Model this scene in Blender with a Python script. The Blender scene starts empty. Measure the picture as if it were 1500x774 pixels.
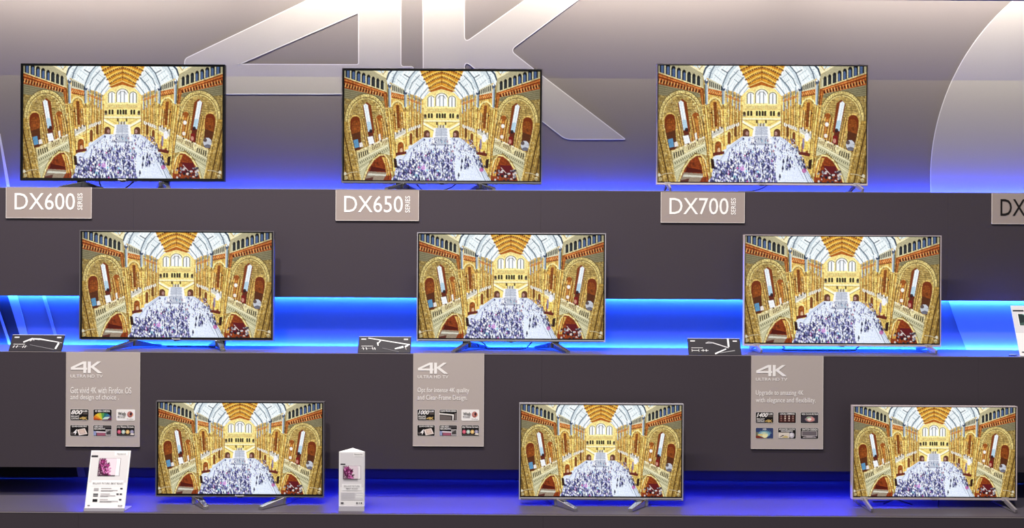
import bpy, bmesh, math
import numpy as np
from mathutils import Vector, Matrix

# =====================================================================
# camera, world, big lights, exposure
# =====================================================================
scene = bpy.context.scene
C = scene.collection
EYE = 1.6                       # camera height (m)
FPX = 1200.0                    # focal length in pixels of the 1500 px wide frame
HOR = 400.0                     # image row of the horizon
ROLL = math.radians(0.31)

cam_data = bpy.data.cameras.new('camera')
cam_data.sensor_width = 36.0
cam_data.lens = 36.0 * FPX / 1500.0
cam_data.shift_y = (HOR - 387.0) / 1500.0
cam_data.clip_start = 0.05
cam = bpy.data.objects.new('camera', cam_data)
C.objects.link(cam)
cam.matrix_world = Matrix.Translation((0, 0, EYE)) @ Matrix.Rotation(math.radians(90), 4, 'X') @ Matrix.Rotation(ROLL, 4, 'Z')
scene.camera = cam

world = bpy.data.worlds.new('hall_ambience')
scene.world = world
world.use_nodes = True
world.node_tree.nodes['Background'].inputs[0].default_value = (1.0, 0.95, 0.93, 1)
world.node_tree.nodes['Background'].inputs[1].default_value = 0.30

scene.view_settings.view_transform = 'Standard'
scene.view_settings.look = 'None'
scene.view_settings.gamma = 1.0
scene.view_settings.use_curve_mapping = False
scene.view_settings.exposure = 0.0


def area(name, loc, target, sx, sy, power, col=(1, 1, 1), spread=180):
    d = bpy.data.lights.new(name, 'AREA')
    d.shape = 'RECTANGLE'
    d.size = sx
    d.size_y = sy
    d.energy = power
    d.color = col
    d.spread = math.radians(spread)
    o = bpy.data.objects.new(name, d)
    C.objects.link(o)
    v = Vector(target) - Vector(loc)
    o.location = loc
    o.rotation_euler = v.to_track_quat('-Z', 'X' if abs(v.x) > 9 else 'Y').to_euler()
    return o


# high hall floodlight far behind the viewer, throws the soft shadows behind the sets
area('hall_floodlight', (-1.6, -4.0, 15.2), (0, 5, 1.2), 0.7, 0.4, 1500, (1.0, 0.95, 0.92))
# lamp truss over the aisle
area('truss_lamps', (-1.5, 3.0, 6.4), (-1.5, 4.75, 0.9), 5.0, 0.12, 600, (1.0, 0.93, 0.88))
# wall washers behind the added cloth, aimed down the back wall
for wx in (-4.5, -2.7, -0.9, 0.9, 2.7, 4.5):
    area('wall_washer', (wx, 5.1, 3.85), (wx, 5.4, 3.45), 1.7, 0.06, 26, (1.0, 0.93, 0.85), 110)

# planes of the stepped stand, metres from the viewer
Y1, Y2, Y3 = 4.91, 4.58, 4.30          # fronts of upper, middle and lower tier
YN, YW = 5.04, 5.40                    # back of the niches, back wall
Z1, Z2, Z3 = 2.097, 1.146, 0.330       # shelf tops
N2, N3 = 1.4466, 0.499                 # bottom edges of the two panels above the niches
YT1, YT2, YT3 = 5.03, 4.78, 4.47       # screens of the three rows
XL, XR = -5.6, 5.6


def at(px, py, Y):
    """World point at distance Y that the photograph shows at pixel (px, py)."""
    dx, dy = px - 750.0, py - 387.0
    c, s = math.cos(ROLL), math.sin(ROLL)
    u = dx * c + dy * s
    v = -dx * s + dy * c + 387.0 - HOR
    return Vector((u * Y / FPX, Y, EYE - v * Y / FPX))


# =====================================================================
# materials
# =====================================================================
def lin(c):
    return tuple((v / 12.92 if v <= .04045 else ((v + .055) / 1.055) ** 2.4) for v in [x / 255.0 for x in c])


def material(name, rgb, rough=.5, metal=0.0, spec=.5, grain=0.0, gscale=60.0, bump=0.0, coat=0.0):
    m = bpy.data.materials.new(name)
    m.use_nodes = True
    nt = m.node_tree
    b = nt.nodes['Principled BSDF']
    col = (*lin(rgb), 1)
    b.inputs['Base Color'].default_value = col
    b.inputs['Roughness'].default_value = rough
    b.inputs['Metallic'].default_value = metal
    b.inputs['Specular IOR Level'].default_value = spec
    b.inputs['Coat Weight'].default_value = coat
    if grain or bump:
        tc = nt.nodes.new('ShaderNodeTexCoord')
        no = nt.nodes.new('ShaderNodeTexNoise')
        no.inputs['Scale'].default_value = gscale
        no.inputs['Detail'].default_value = 5
        nt.links.new(tc.outputs['Object'], no.inputs['Vector'])
        if grain:
            mx = nt.nodes.new('ShaderNodeMix')
            mx.data_type = 'RGBA'
            mx.inputs[6].default_value = tuple(min(1, v * (1 - grain)) for v in col[:3]) + (1,)
            mx.inputs[7].default_value = tuple(min(1, v * (1 + grain)) for v in col[:3]) + (1,)
            nt.links.new(no.outputs['Fac'], mx.inputs[0])
            nt.links.new(mx.outputs[2], b.inputs['Base Color'])
        if bump:
            bp = nt.nodes.new('ShaderNodeBump')
            bp.inputs['Strength'].default_value = bump
            bp.inputs['Distance'].default_value = .002
            nt.links.new(no.outputs['Fac'], bp.inputs['Height'])
            nt.links.new(bp.outputs['Normal'], b.inputs['Normal'])
    return m


M = dict(
    wall=material('grey_print_fabric', (114, 107, 104), .85, spec=.2, grain=.05, gscale=180, bump=.05),
    print=material('pale_print', (158, 153, 147), .8, spec=.2, grain=.03, gscale=180),
    rim=material('white_print_line', (200, 197, 192), .8, spec=.2),
    niche=material('niche_print', (80, 77, 84), .8, spec=.2, grain=.04),
    niche_pale=material('niche_pale_print', (118, 114, 122), .8, spec=.2),
    niche_dark=material('niche_dark_print', (22, 20, 26), .7, spec=.2),
    panel=material('dark_grey_laminate', (66, 59, 66), .6, spec=.25, grain=.06, gscale=90, bump=.04),
    board=material('shelf_laminate', (76, 71, 79), .42, spec=.4, grain=.05, gscale=90),
    edge=material('laminate_edge', (150, 142, 142), .4, spec=.5),
    carpet=material('hall_carpet', (70, 68, 72), .95, spec=.1, grain=.2, gscale=300, bump=.3),
    sign=material('taupe_board', (184, 173, 168), .6, spec=.3, grain=.02),
    seriesboard=material('dark_taupe_board', (160, 147, 141), .6, spec=.3, grain=.02),
    signedge=material('white_board_edge', (236, 228, 224), .6, spec=.3),
    white=material('white_print', (250, 246, 243), .6, spec=.3),
    ink=material('black_print', (22, 18, 18), .5, spec=.3),
    greyink=material('grey_print', (128, 126, 128), .6, spec=.3),
    gold=material('gold_print', (226, 190, 112), .5, spec=.4),
    black=material('black_plastic', (14, 14, 16), .25, spec=.5),
    blackmatte=material('black_matte_plastic', (20, 20, 22), .6, spec=.3),
    gunmetal=material('gunmetal_bezel', (112, 108, 112), .3, metal=.3),
    steel=material('brushed_steel_bezel', (186, 182, 188), .3, metal=.25),
    silver=material('pale_silver_bezel', (206, 192, 194), .35, metal=.2),
    legmetal=material('satin_leg_metal', (158, 152, 156), .35, metal=.5),
    chrome=material('chrome_foot', (206, 206, 208), .12, metal=1.0),
    darkchrome=material('dark_chrome_foot', (120, 120, 126), .18, metal=.9),
    cable=material('black_cable', (16, 16, 20), .5),
    card=material('charcoal_card', (44, 41, 47), .8, spec=.08),
    paper=material('white_paper', (246, 244, 244), .5, spec=.4),
    paper_grey=material('light_grey_print', (218, 216, 217), .5, spec=.4),
    acrylic=material('frosted_acrylic', (190, 188, 196), .3, spec=.5),
    profile=material('aluminium_profile', (190, 192, 196), .4, metal=.9),
    added_canopy=material('added_canopy_cloth', (90, 88, 90), .9, spec=.1),
)


def attr_material(name, emission=0.0, rough=.5):
    m = bpy.data.materials.new(name)
    m.use_nodes = True
    nt = m.node_tree
    b = nt.nodes['Principled BSDF']
    a = nt.nodes.new('ShaderNodeAttribute')
    a.attribute_name = 'Col'
    b.inputs['Roughness'].default_value = rough
    if emission:
        b.inputs['Base Color'].default_value = (.004, .004, .005, 1)
        b.inputs['Specular IOR Level'].default_value = .25
        nt.links.new(a.outputs['Color'], b.inputs['Emission Color'])
        b.inputs['Emission Strength'].default_value = emission
    else:
        nt.links.new(a.outputs['Color'], b.inputs['Base Color'])
        b.inputs['Specular IOR Level'].default_value = .3
    return m


M['screen'] = attr_material('lit_screen', 1.0, .3)
M['art'] = attr_material('printed_artwork', 0, .5)


def emit_material(name, rgb, s):
    m = bpy.data.materials.new(name)
    m.use_nodes = True
    b = m.node_tree.nodes['Principled BSDF']
    b.inputs['Base Color'].default_value = (.5, .5, .5, 1)
    b.inputs['Emission Color'].default_value = (*rgb, 1)
    b.inputs['Emission Strength'].default_value = s
    return m


M['led'] = emit_material('blue_led_diffuser', (0, .055, 1), 1.0)


# =====================================================================
# mesh helpers
# =====================================================================
def link(name, me, parent=None, mat=None):
    o = bpy.data.objects.new(name, me)
    C.objects.link(o)
    if parent is not None:
        o.parent = parent
    if mat is not None and me is not None and not me.materials:
        me.materials.append(M[mat] if isinstance(mat, str) else mat)
    return o


def tag(o, label=None, cat=None, group=None, kind=None):
    if label: o['label'] = label
    if cat: o['category'] = cat
    if group: o['group'] = group
    if kind: o['kind'] = kind
    return o


def empty(name, loc, label, cat, group=None, kind=None):
    o = bpy.data.objects.new(name, None)
    o.empty_display_size = .1
    C.objects.link(o)
    o.location = loc
    return tag(o, label, cat, group, kind)


class MB:
    """Collects simple solids and links them as one mesh object."""
    def __init__(s):
        s.v, s.f = [], []

    def add(s, vs, fs):
        n = len(s.v)
        s.v += [tuple(v) for v in vs]
        s.f += [tuple(i + n for i in f) for f in fs]
        return s

    def box(s, x0, x1, y0, y1, z0, z1):
        return s.add([(x0, y0, z0), (x1, y0, z0), (x1, y1, z0), (x0, y1, z0), (x0, y0, z1), (x1, y0, z1), (x1, y1, z1), (x0, y1, z1)],
                     [(0, 3, 2, 1), (4, 5, 6, 7), (0, 1, 5, 4), (1, 2, 6, 5), (2, 3, 7, 6), (3, 0, 4, 7)])

    def prism(s, p, y0, y1):
        """Outline in x,z pushed from y0 to y1."""
        n = len(p)
        a = sum(p[i - 1][0] * p[i][1] - p[i][0] * p[i - 1][1] for i in range(n))
        if a < 0: p = p[::-1]
        return s.add([(x, y0, z) for x, z in p] + [(x, y1, z) for x, z in p],
                     [tuple(range(n)), tuple(range(2 * n - 1, n - 1, -1))] +
                     [(i, i + n, (i + 1) % n + n, (i + 1) % n) for i in range(n)])

    def plan(s, p, z0, z1):
        """Outline in x,y pushed from z0 to z1."""
        n = len(p)
        a = sum(p[i - 1][0] * p[i][1] - p[i][0] * p[i - 1][1] for i in range(n))
        if a < 0: p = p[::-1]
        return s.add([(x, y, z0) for x, y in p] + [(x, y, z1) for x, y in p],
                     [tuple(range(n - 1, -1, -1)), tuple(range(n, 2 * n))] +
                     [(i, (i + 1) % n, (i + 1) % n + n, i + n) for i in range(n)])

    def bar(s, a, b, w, h, up=(0, 0, 1), w2=None, h2=None):
        """Tapered rectangular bar from a to b."""
        a, b, up = Vector(a), Vector(b), Vector(up)
        d = (b - a).normalized()
        r = d.cross(up).normalized()
        u = r.cross(d)
        w2 = w if w2 is None else w2
        h2 = h if h2 is None else h2
        vs = []
        for p, ww, hh in ((a, w, h), (b, w2, h2)):
            for i, j in ((-1, -1), (1, -1), (1, 1), (-1, 1)):
                vs.append(p + r * (i * ww / 2) + u * (j * hh / 2))
        return s.add(vs, [(0, 3, 2, 1)[::-1], (4, 5, 6, 7)[::-1], (0, 4, 5, 1), (1, 5, 6, 2), (2, 6, 7, 3), (3, 7, 4, 0)])

    def tube(s, pts, r, n=8):
        pts = [Vector(p) for p in pts]
        vs, fs = [], []
        for i, p in enumerate(pts):
            d = (pts[min(i + 1, len(pts) - 1)] - pts[max(i - 1, 0)]).normalized()
            q = d.cross(Vector((0, 0, 1)))
            if q.length < 1e-3: q = Vector((1, 0, 0))
            q.normalize()
            w = q.cross(d)
            for k in range(n):
                a = 2 * math.pi * k / n
                vs.append(p + q * (r * math.cos(a)) + w * (r * math.sin(a)))
        for i in range(len(pts) - 1):
            for k in range(n):
                fs.append((i * n + k, i * n + (k + 1) % n, (i + 1) * n + (k + 1) % n, (i + 1) * n + k))
        fs += [tuple(range(n - 1, -1, -1)), tuple(range((len(pts) - 1) * n, len(pts) * n))]
        return s.add(vs, fs)

    def build(s, name, mat, parent=None, bevel=0.0, smooth=False):
        me = bpy.data.meshes.new(name)
        me.from_pydata(s.v, [], s.f)
        bm = bmesh.new()
        bm.from_mesh(me)
        bmesh.ops.recalc_face_normals(bm, faces=bm.faces)
        if bevel:
            bmesh.ops.bevel(bm, geom=bm.edges[:], offset=bevel, segments=2, affect='EDGES', profile=.5)
        bm.to_mesh(me)
        bm.free()
        if smooth:
            for p in me.polygons: p.use_smooth = True
        return link(name, me, parent, mat)


def smooth_path(pts, n=8):
    """Catmull-Rom through points."""
    P = [Vector(p) for p in pts]
    P = [P[0] * 2 - P[1]] + P + [P[-1] * 2 - P[-2]]
    out = []
    for i in range(1, len(P) - 2):
        for k in range(n):
            t = k / n
            a, b, c, d = P[i - 1:i + 3]
            out.append(.5 * ((2 * b) + (c - a) * t + (2 * a - 5 * b + 4 * c - d) * t * t + (3 * b - a - 3 * c + d) * t ** 3))
    return out + [P[-2]]


def round_loop(p, r, n=6):
    """Round the corners of a closed loop; r is one radius or one per corner."""
    out = []
    N = len(p)
    for i in range(N):
        a, b, c = Vector(p[i - 1]), Vector(p[i]), Vector(p[(i + 1) % N])
        rr = r[i] if isinstance(r, (list, tuple)) else r
        da, dc = (a - b), (c - b)
        k = min(rr, da.length * .45, dc.length * .45)
        if k <= 1e-6:
            out.append(tuple(b)); continue
        s, e = b + da.normalized() * k, b + dc.normalized() * k
        for j in range(n + 1):
            t = j / n
            q = s * (1 - t) ** 2 + b * (2 * t * (1 - t)) + e * t * t
            out.append(tuple(q))
    return out


def sheet(name, loops, thick, mat, parent, y=0.0):
    """Flat cut-out in x,z (outer loop plus holes), facing -y, pushed back by thick."""
    bm = bmesh.new()
    es = []
    for lp in loops:
        vs = [bm.verts.new((q[0], y, q[1])) for q in lp]
        es += [bm.edges.new((vs[i - 1], vs[i])) for i in range(len(vs))]
    bmesh.ops.triangle_fill(bm, edges=es, use_beauty=True, use_dissolve=False)
    if thick:
        r = bmesh.ops.extrude_face_region(bm, geom=bm.faces[:])
        bmesh.ops.translate(bm, vec=(0, thick, 0), verts=[v for v in r['geom'] if isinstance(v, bmesh.types.BMVert)])
    bmesh.ops.recalc_face_normals(bm, faces=bm.faces)
    me = bpy.data.meshes.new(name)
    bm.to_mesh(me)
    bm.free()
    return link(name, me, parent, mat)


def rim(name, loops, w, mat, parent, y):
    """Thin printed line running along the inside of the loops."""
    vs, fs = [], []
    for lp in loops:
        n = len(lp)
        P = [Vector(q) for q in lp]
        ar = sum(P[i - 1].x * P[i].y - P[i].x * P[i - 1].y for i in range(n))
        sg = 1 if ar > 0 else -1
        b = len(vs)
        for i in range(n):
            d = (P[(i + 1) % n] - P[i - 1])
            if d.length < 1e-9: d = Vector((1, 0))
            d.normalize()
            q = P[i] + Vector((-d.y, d.x)) * (w * sg)
            vs += [(P[i].x, y, P[i].y), (q.x, y, q.y)]
        for i in range(n):
            j = (i + 1) % n
            fs.append((b + 2 * i, b + 2 * j, b + 2 * j + 1, b + 2 * i + 1))
    me = bpy.data.meshes.new(name)
    me.from_pydata(vs, [], fs)
    return link(name, me, parent, mat)


def colour_mesh(name, polys, parent, y=0.0, mat='art', step=0.00012):
    """Flat printed shapes: polys = [(points in x,z, sRGB)], each a hair in front of the last."""
    vs, fs, cs = [], [], []
    for k, (p, c) in enumerate(polys):
        n = len(vs)
        a = sum(p[i - 1][0] * p[i][1] - p[i][0] * p[i - 1][1] for i in range(len(p)))
        if a < 0: p = p[::-1]
        vs += [(q[0], y - k * step, q[1]) for q in p]
        fs.append(tuple(range(n, n + len(p))))
        cs += [(*lin(c), 1)] * len(p)
    me = bpy.data.meshes.new(name)
    me.from_pydata(vs, [], fs)
    at_ = me.color_attributes.new('Col', 'FLOAT_COLOR', 'POINT')
    at_.data.foreach_set('color', np.array(cs, np.float32).ravel())
    return link(name, me, parent, mat)


def grid_mesh(name, arr):
    """Unit screen (x -.5..5, z -.5...5, facing -y) carrying a picture as point colours."""
    H, W = arr.shape[:2]
    xs = (np.arange(W)) / (W - 1) - .5
    zs = .5 - np.arange(H) / (H - 1)
    X, Z = np.meshgrid(xs, zs)
    v = np.stack([X, np.zeros_like(X), Z], -1).reshape(-1, 3)
    i = np.arange((H - 1) * W).reshape(H - 1, W)[:, :-1].ravel()
    f = np.stack([i, i + W, i + W + 1, i + 1], -1)
    me = bpy.data.meshes.new(name)
    me.vertices.add(len(v)); me.vertices.foreach_set('co', v.ravel())
    me.loops.add(f.size); me.loops.foreach_set('vertex_index', f.ravel().astype(np.int32))
    me.polygons.add(len(f)); me.polygons.foreach_set('loop_start', (np.arange(len(f)) * 4).astype(np.int32))
    me.update(calc_edges=True)
    a = arr.reshape(-1, 3)
    a = np.where(a <= .04045, a / 12.92, ((a + .055) / 1.055) ** 2.4)
    c = np.concatenate([a, np.ones((len(a), 1))], 1).astype(np.float32)
    me.color_attributes.new('Col', 'FLOAT_COLOR', 'POINT').data.foreach_set('color', c.ravel())
    return me


FONTCACHE = {}


def lettering(body, parent, mat, x0, x1, z0, z1, y, weight=0.0, name='lettering', shear=0.0, vertical=False):
    """Flat text filling the box x0..x1, z0..z1 of its parent, facing -y."""
    key = (body, weight, shear)
    if key not in FONTCACHE:
        cu = bpy.data.curves.new('text', 'FONT')
        cu.body = body
        cu.offset = weight
        cu.shear = shear
        cu.resolution_u = 3
        ob = bpy.data.objects.new('text', cu)
        C.objects.link(ob)
        dg = bpy.context.evaluated_depsgraph_get()
        me = bpy.data.meshes.new_from_object(ob.evaluated_get(dg))
        co = np.array([v.co[:] for v in me.vertices])
        FONTCACHE[key] = (co, [tuple(p.vertices) for p in me.polygons])
        bpy.data.objects.remove(ob)
        bpy.data.curves.remove(cu)
        bpy.data.meshes.remove(me)
    co, fs = FONTCACHE[key]
    lo, hi = co.min(0), co.max(0)
    u = (co[:, 0] - lo[0]) / max(1e-6, hi[0] - lo[0])
    w = (co[:, 1] - lo[1]) / max(1e-6, hi[1] - lo[1])
    if vertical: u, w = 1 - w, u
    vs = [(x0 + (x1 - x0) * a, y, z0 + (z1 - z0) * b) for a, b in zip(u, w)]
    me = bpy.data.meshes.new(name)
    me.from_pydata(vs, [], fs)
    return link(name, me, parent, mat)


# ---- picture shown on every screen (a great hall), painted into a colour grid ----
def paint_hall(GW, GH):
    """Paint the hall picture; returns GH x GW x 3 sRGB floats, row 0 at the top."""
    SS = 2
    W, H = GW * SS, GH * SS
    sx, sy = W / 1245.0, H / 700.0
    rng = np.random.default_rng(7)
    img = np.zeros((H, W, 3))
    yy, xx = np.mgrid[0:H, 0:W]
    X = (xx + .5) / sx + 15.0
    Y = (yy + .5) / sy + 22.0
    MX = 1268.0

    def box(x0, y0, x1, y1):
        a = max(0, int((x0 - 15) * sx) - 1); b = min(W, int((x1 - 15) * sx) + 2)
        c = max(0, int((y0 - 22) * sy) - 1); d = min(H, int((y1 - 22) * sy) + 2)
        return (slice(c, max(c, d)), slice(a, max(a, b)))

    def put(s, m, col, a=1.0):
        c = np.array(col) / 255.0
        k = m[..., None] * a
        img[s] = img[s] * (1 - k) + c * k

    def poly(p, col, a=1.0, mir=False):
        p = np.array(p, float)
        s = box(p[:, 0].min(), p[:, 1].min(), p[:, 0].max(), p[:, 1].max())
        x, y = X[s], Y[s]
        m = np.zeros(x.shape, bool)
        for i in range(len(p)):
            x0, y0 = p[i]; x1, y1 = p[i - 1]
            if y0 == y1: continue
            c = ((y0 > y) != (y1 > y)) & (x < (x1 - x0) * (y - y0) / (y1 - y0) + x0)
            m ^= c
        put(s, m.astype(float), col, a)
        if mir: poly([(MX - q[0], q[1]) for q in p], col, a)

    def line(p, w, col, a=1.0, mir=False):
        for (x0, y0), (x1, y1) in zip(p[:-1], p[1:]):
            s = box(min(x0, x1) - w, min(y0, y1) - w, max(x0, x1) + w, max(y0, y1) + w)
            x, y = X[s], Y[s]
            L = (x1 - x0) ** 2 + (y1 - y0) ** 2 + 1e-9
            t = np.clip(((x - x0) * (x1 - x0) + (y - y0) * (y1 - y0)) / L, 0, 1)
            d = np.hypot(x - x0 - t * (x1 - x0), y - y0 - t * (y1 - y0))
            put(s, np.clip((w / 2 - d) * sx + .5, 0, 1), col, a)
        if mir: line([(MX - q[0], q[1]) for q in p], w, col, a)

    def ell(cx, cy, rx, ry, col, a=1.0, mir=False, y0=-1e9, y1=1e9):
        s = box(cx - rx, max(cy - ry, y0), cx + rx, min(cy + ry, y1))
        m = (((X[s] - cx) / rx) ** 2 + ((Y[s] - cy) / ry) ** 2 < 1) & (Y[s] > y0) & (Y[s] < y1)
        put(s, m.astype(float), col, a)
        if mir: ell(MX - cx, cy, rx, ry, col, a, False, y0, y1)

    def arc(cx, cy, rx, ry, w, col, t0=180, t1=360, a=1.0, mir=False):
        p = [(cx + rx * math.cos(math.radians(t)), cy + ry * math.sin(math.radians(t)))
             for t in np.linspace(t0, t1, 20)]
        line(p, w, col, a, mir)

    def arch(cx, ys, rx, ry, yb, col, a=1.0, mir=False):
        p = [(cx + rx * math.cos(math.radians(t)), ys + ry * math.sin(math.radians(t)))
             for t in np.linspace(180, 360, 16)]
        poly(p + [(cx + rx, yb), (cx - rx, yb)], col, a, mir)

    # stone everywhere first
    poly([(0, 0), (1300, 0), (1300, 800), (0, 800)], (212, 176, 86))
    # glass roof
    poly([(170, 10), (1098, 10), (985, 110), (765, 215), (505, 215), (285, 110)], (222, 236, 240))
    for k in range(7):                                     # glazing bars
        t = k / 6.0
        line([(345 + 130 * t, 22 + 10 * t), (318 + 90 * t, 92 + 40 * t)], 2, (160, 178, 188), .7, True)
        line([(490 + 30 * t, 40 + 50 * t), (418 + 80 * t, 132 + 60 * t)], 2.5, (165, 180, 190), .8, True)
    line([(395, 46), (440, 72)], 5, (70, 84, 96), 1, True)
    line([(352, 78), (392, 112)], 3, (120, 136, 148), 1, True)
    line([(470, 105), (500, 128)], 3, (110, 128, 140), 1, True)
    line([(468, 60), (522, 100)], 3, (130, 146, 158), .8, True)
    line([(360, 40), (440, 98)], 3, (150, 165, 175), .8, True)
    # roof ribs (steel trusses)
    line([(385, 15), (350, 40), (316, 92), (306, 150)], 26, (196, 208, 214), 1, True)
    line([(322, 15), (298, 40), (284, 78)], 10, (64, 80, 100), 1, True)
    line([(356, 15), (330, 62), (320, 100)], 6, (86, 104, 124), 1, True)
    for k in range(5):
        line([(318 + 8 * (k % 2), 40 + 12 * k), (338 - 8 * (k % 2), 46 + 12 * k)], 2, (110, 130, 150), 1, True)
    line([(482, 22), (440, 66), (412, 132)], 13, (186, 200, 208), 1, True)
    line([(470, 18), (430, 64), (402, 132)], 6, (78, 94, 112), 1, True)
    line([(494, 50), (448, 100), (430, 140)], 5, (92, 108, 122), 1, True)
    line([(528, 92), (482, 148), (462, 178)], 8, (150, 166, 178), 1, True)
    line([(522, 94), (476, 146), (458, 178)], 4, (70, 86, 102), 1, True)
    line([(548, 128), (508, 176), (496, 196)], 5, (110, 126, 140), 1, True)
    line([(560, 142), (526, 186)], 3, (130, 146, 158), 1, True)
    # timber ceiling
    vault = [(490, 10), (520, 70), (548, 118), (560, 152), (632, 120), (708, 152), (720, 118), (748, 70), (778, 10)]
    poly(vault, (226, 150, 34))
    for k, (w, ye, yt) in enumerate([(128, 40, -8), (114, 66, 22), (98, 96, 50), (82, 122, 80)]):
        pts = [(634 + w * u, ye + (yt - ye) * (1 - abs(u) ** 1.5)) for u in np.linspace(-1, 1, 19)]
        line([(p[0], p[1] + 10) for p in pts], 7, (112, 58, 14), .9)
        line([(p[0], p[1] + 16) for p in pts], 3, (90, 44, 10), .6)
        line(pts, 8, (252, 196, 78), .9)
        for n, p in enumerate(pts[1:-1]):
            ell(p[0], p[1] + 10, 2.6, 3.2, (250, 200, 110), .9)
            line([(p[0], p[1] - 3), (p[0] * .97 + 634 * .03, p[1] - 18)], 2.5, (156, 88, 22), .7)
    for k in (-2, -1, 0, 1, 2):
        line([(634 + k * 56, 18), (634 + k * 30, 120)], 3.5, (246, 186, 66), .6)
    line([(634, 15), (634, 112)], 5, (150, 84, 24), .8)
    poly([(552, 152), (560, 138), (632, 110), (706, 138), (716, 152), (690, 160), (634, 150), (576, 160)], (170, 84, 20))
    poly([(566, 166), (580, 140), (634, 116), (690, 140), (704, 166), (660, 176), (634, 160), (600, 176)], (186, 98, 26))
    line([(548, 150), (632, 114), (720, 150)], 5, (250, 204, 96))
    # end wall
    poly([(512, 205), (556, 160), (634, 138), (712, 160), (756, 205), (768, 450), (500, 450)], (240, 210, 122))
    poly([(545, 250), (722, 250), (735, 258), (532, 258)], (250, 226, 146))
    for cx, rx, top, bot in ((568, 19, 190, 250), (634, 35, 178, 248), (700, 19, 190, 250)):
        arch(cx, top + rx * .6, rx + 13, rx + 8, bot, (250, 224, 150))
        arch(cx, top + rx * .6, rx + 5, rx + 2, bot, (120, 104, 70))
        arch(cx, top + rx * .6, rx, rx - 2, bot, (226, 240, 250))
        n = 2 if rx < 25 else 3
        for k in range(1, n):
            x = cx - rx + 2 * rx * k / n
            line([(x, top), (x, bot)], 5, (106, 112, 116))
    arc(634, 199, 22, 20, 4, (130, 130, 130))
    for k in range(24):
        line([(545 + k * 7.8, 264), (545 + k * 7.8, 278)], 3.2, (176, 150, 92))
    line([(510, 283), (758, 283)], 3, (206, 168, 84))
    for x in (554, 572, 606, 622, 640, 656, 690, 708):
        arch(x, 299, 6, 7, 324, (60, 48, 36))
    for x in (531, 737):
        arch(x, 306, 8, 8, 326, (84, 62, 40)); ell(x, 322, 9, 5, (120, 110, 96))
    poly([(505, 336), (763, 336), (763, 346), (505, 346)], (254, 236, 172))
    line([(505, 348), (763, 348)], 2.5, (150, 118, 60))
    poly([(505, 350), (763, 350), (768, 450), (500, 450)], (240, 208, 110))
    line([(500, 346), (588, 396)], 13, (250, 236, 184), 1, True)
    line([(496, 354), (584, 404)], 3, (150, 118, 60), 1, True)
    line([(540, 350), (596, 380)], 2, (160, 130, 70), 1, True)
    for x in (605, 660):
        arch(x, 352, 6, 6, 366, (110, 84, 50))
    for k in range(8):
        line([(612 + k * 6, 366 + (k % 3) * 3), (612 + k * 6, 384)], 4, [(70, 74, 96), (220, 220, 226), (120, 120, 140)][k % 3])
    # wing arches beside the stair
    arch(541, 418, 24, 22, 446, (250, 214, 120), 1, True)
    arch(541, 420, 20, 20, 446, (112, 66, 44), 1, True)
    ell(548, 428, 9, 12, (176, 130, 120), 1, True)
    # floor
    poly([(512, 446), (758, 446), (842, 520), (905, 640), (955, 730), (280, 730), (352, 560), (430, 500)], (204, 214, 240))
    line([(520, 452), (438, 520), (350, 640)], 9, (180, 190, 214))
    line([(528, 456), (452, 520)], 3, (120, 130, 160))
    line([(748, 452), (838, 540), (930, 722)], 10, (186, 196, 216))
    line([(838, 560), (916, 722)], 4, (110, 124, 146)); line([(858, 570), (944, 722)], 4, (130, 146, 160))
    line([(820, 570), (888, 700)], 3, (150, 164, 186))
    # stair
    poly([(588, 386), (682, 386), (696, 496), (570, 496)], (250, 248, 244))
    poly([(600, 386), (668, 386), (676, 494), (588, 494)], (184, 190, 204))
    for k in range(13):
        line([(597 - k * .8, 392 + k * 8), (671 + k * .6, 392 + k * 8)], 2.4, (150, 158, 176))
    line([(590, 440), (682, 440)], 4, (208, 212, 222)); line([(634, 390), (634, 492)], 2, (140, 146, 166))
    poly([(566, 488), (700, 488), (702, 498), (562, 498)], (160, 166, 186))

    # ---- side walls, drawn left and mirrored right ----
    far = (236, 190, 92)
    # far bays
    poly([(470, 178), (516, 205), (520, 446), (440, 500), (430, 170)], (222, 172, 78), 1, True)
    for x, y0 in ((432, 150), (462, 172), (484, 188), (504, 200)):
        line([(x, y0), (x - 2, y0 + 90)], 7, (150, 164, 176), 1, True)
        line([(x + 6, y0 + 40), (x + 4, 470 - (x - 430) * .3)], 5, (250, 214, 120), 1, True)
        line([(x + 12, y0 + 60), (x + 10, 440)], 5, (164, 104, 40), 1, True)
        line([(x + 1, y0 + 90), (x - 2, 480 - (x - 430) * .4)], 4, (136, 92, 36), .9, True)
    for k in range(9):
        line([(424 + k * 10, 166 + k * 5), (424 + k * 10, 186 + k * 4)], 4, (84, 92, 96), .9, True)
    for k in range(8):
        line([(424 + k * 10, 196 + k * 4), (432 + k * 10, 216 + k * 3)], 5, (196, 104, 40), .9, True)
    for x, y in ((436, 384), (462, 374), (488, 366)):
        poly([(x - 14, y + 10), (x + 12, y - 4), (x + 12, y + 16), (x - 14, y + 30)], (222, 216, 196), .9, True)
        for q in range(4):
            line([(x - 10 + q * 6, y + 6 - q * 3), (x - 10 + q * 6, y + 22 - q * 3)], 2.5, [(90, 84, 80), (240, 238, 232)][q % 2], .8, True)
    arch(440, 430, 15, 22, 490, (250, 214, 118), 1, True)
    arch(441, 436, 10, 18, 492, (136, 76, 34), 1, True)
    arch(480, 396, 7, 14, 448, (120, 74, 34), 1, True)
    # second bay
    poly([(305, 95), (412, 160), (420, 520), (350, 570), (330, 560), (300, 250)], (228, 178, 80), 1, True)
    poly([(316, 98), (398, 142), (398, 176), (316, 160)], (206, 200, 168), 1, True)
    for k in range(7):
        line([(324 + k * 11.5, 116 + k * 5.2), (324 + k * 11.5, 146 + k * 3.6)], 6.5, (48, 52, 52), 1, True)
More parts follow.
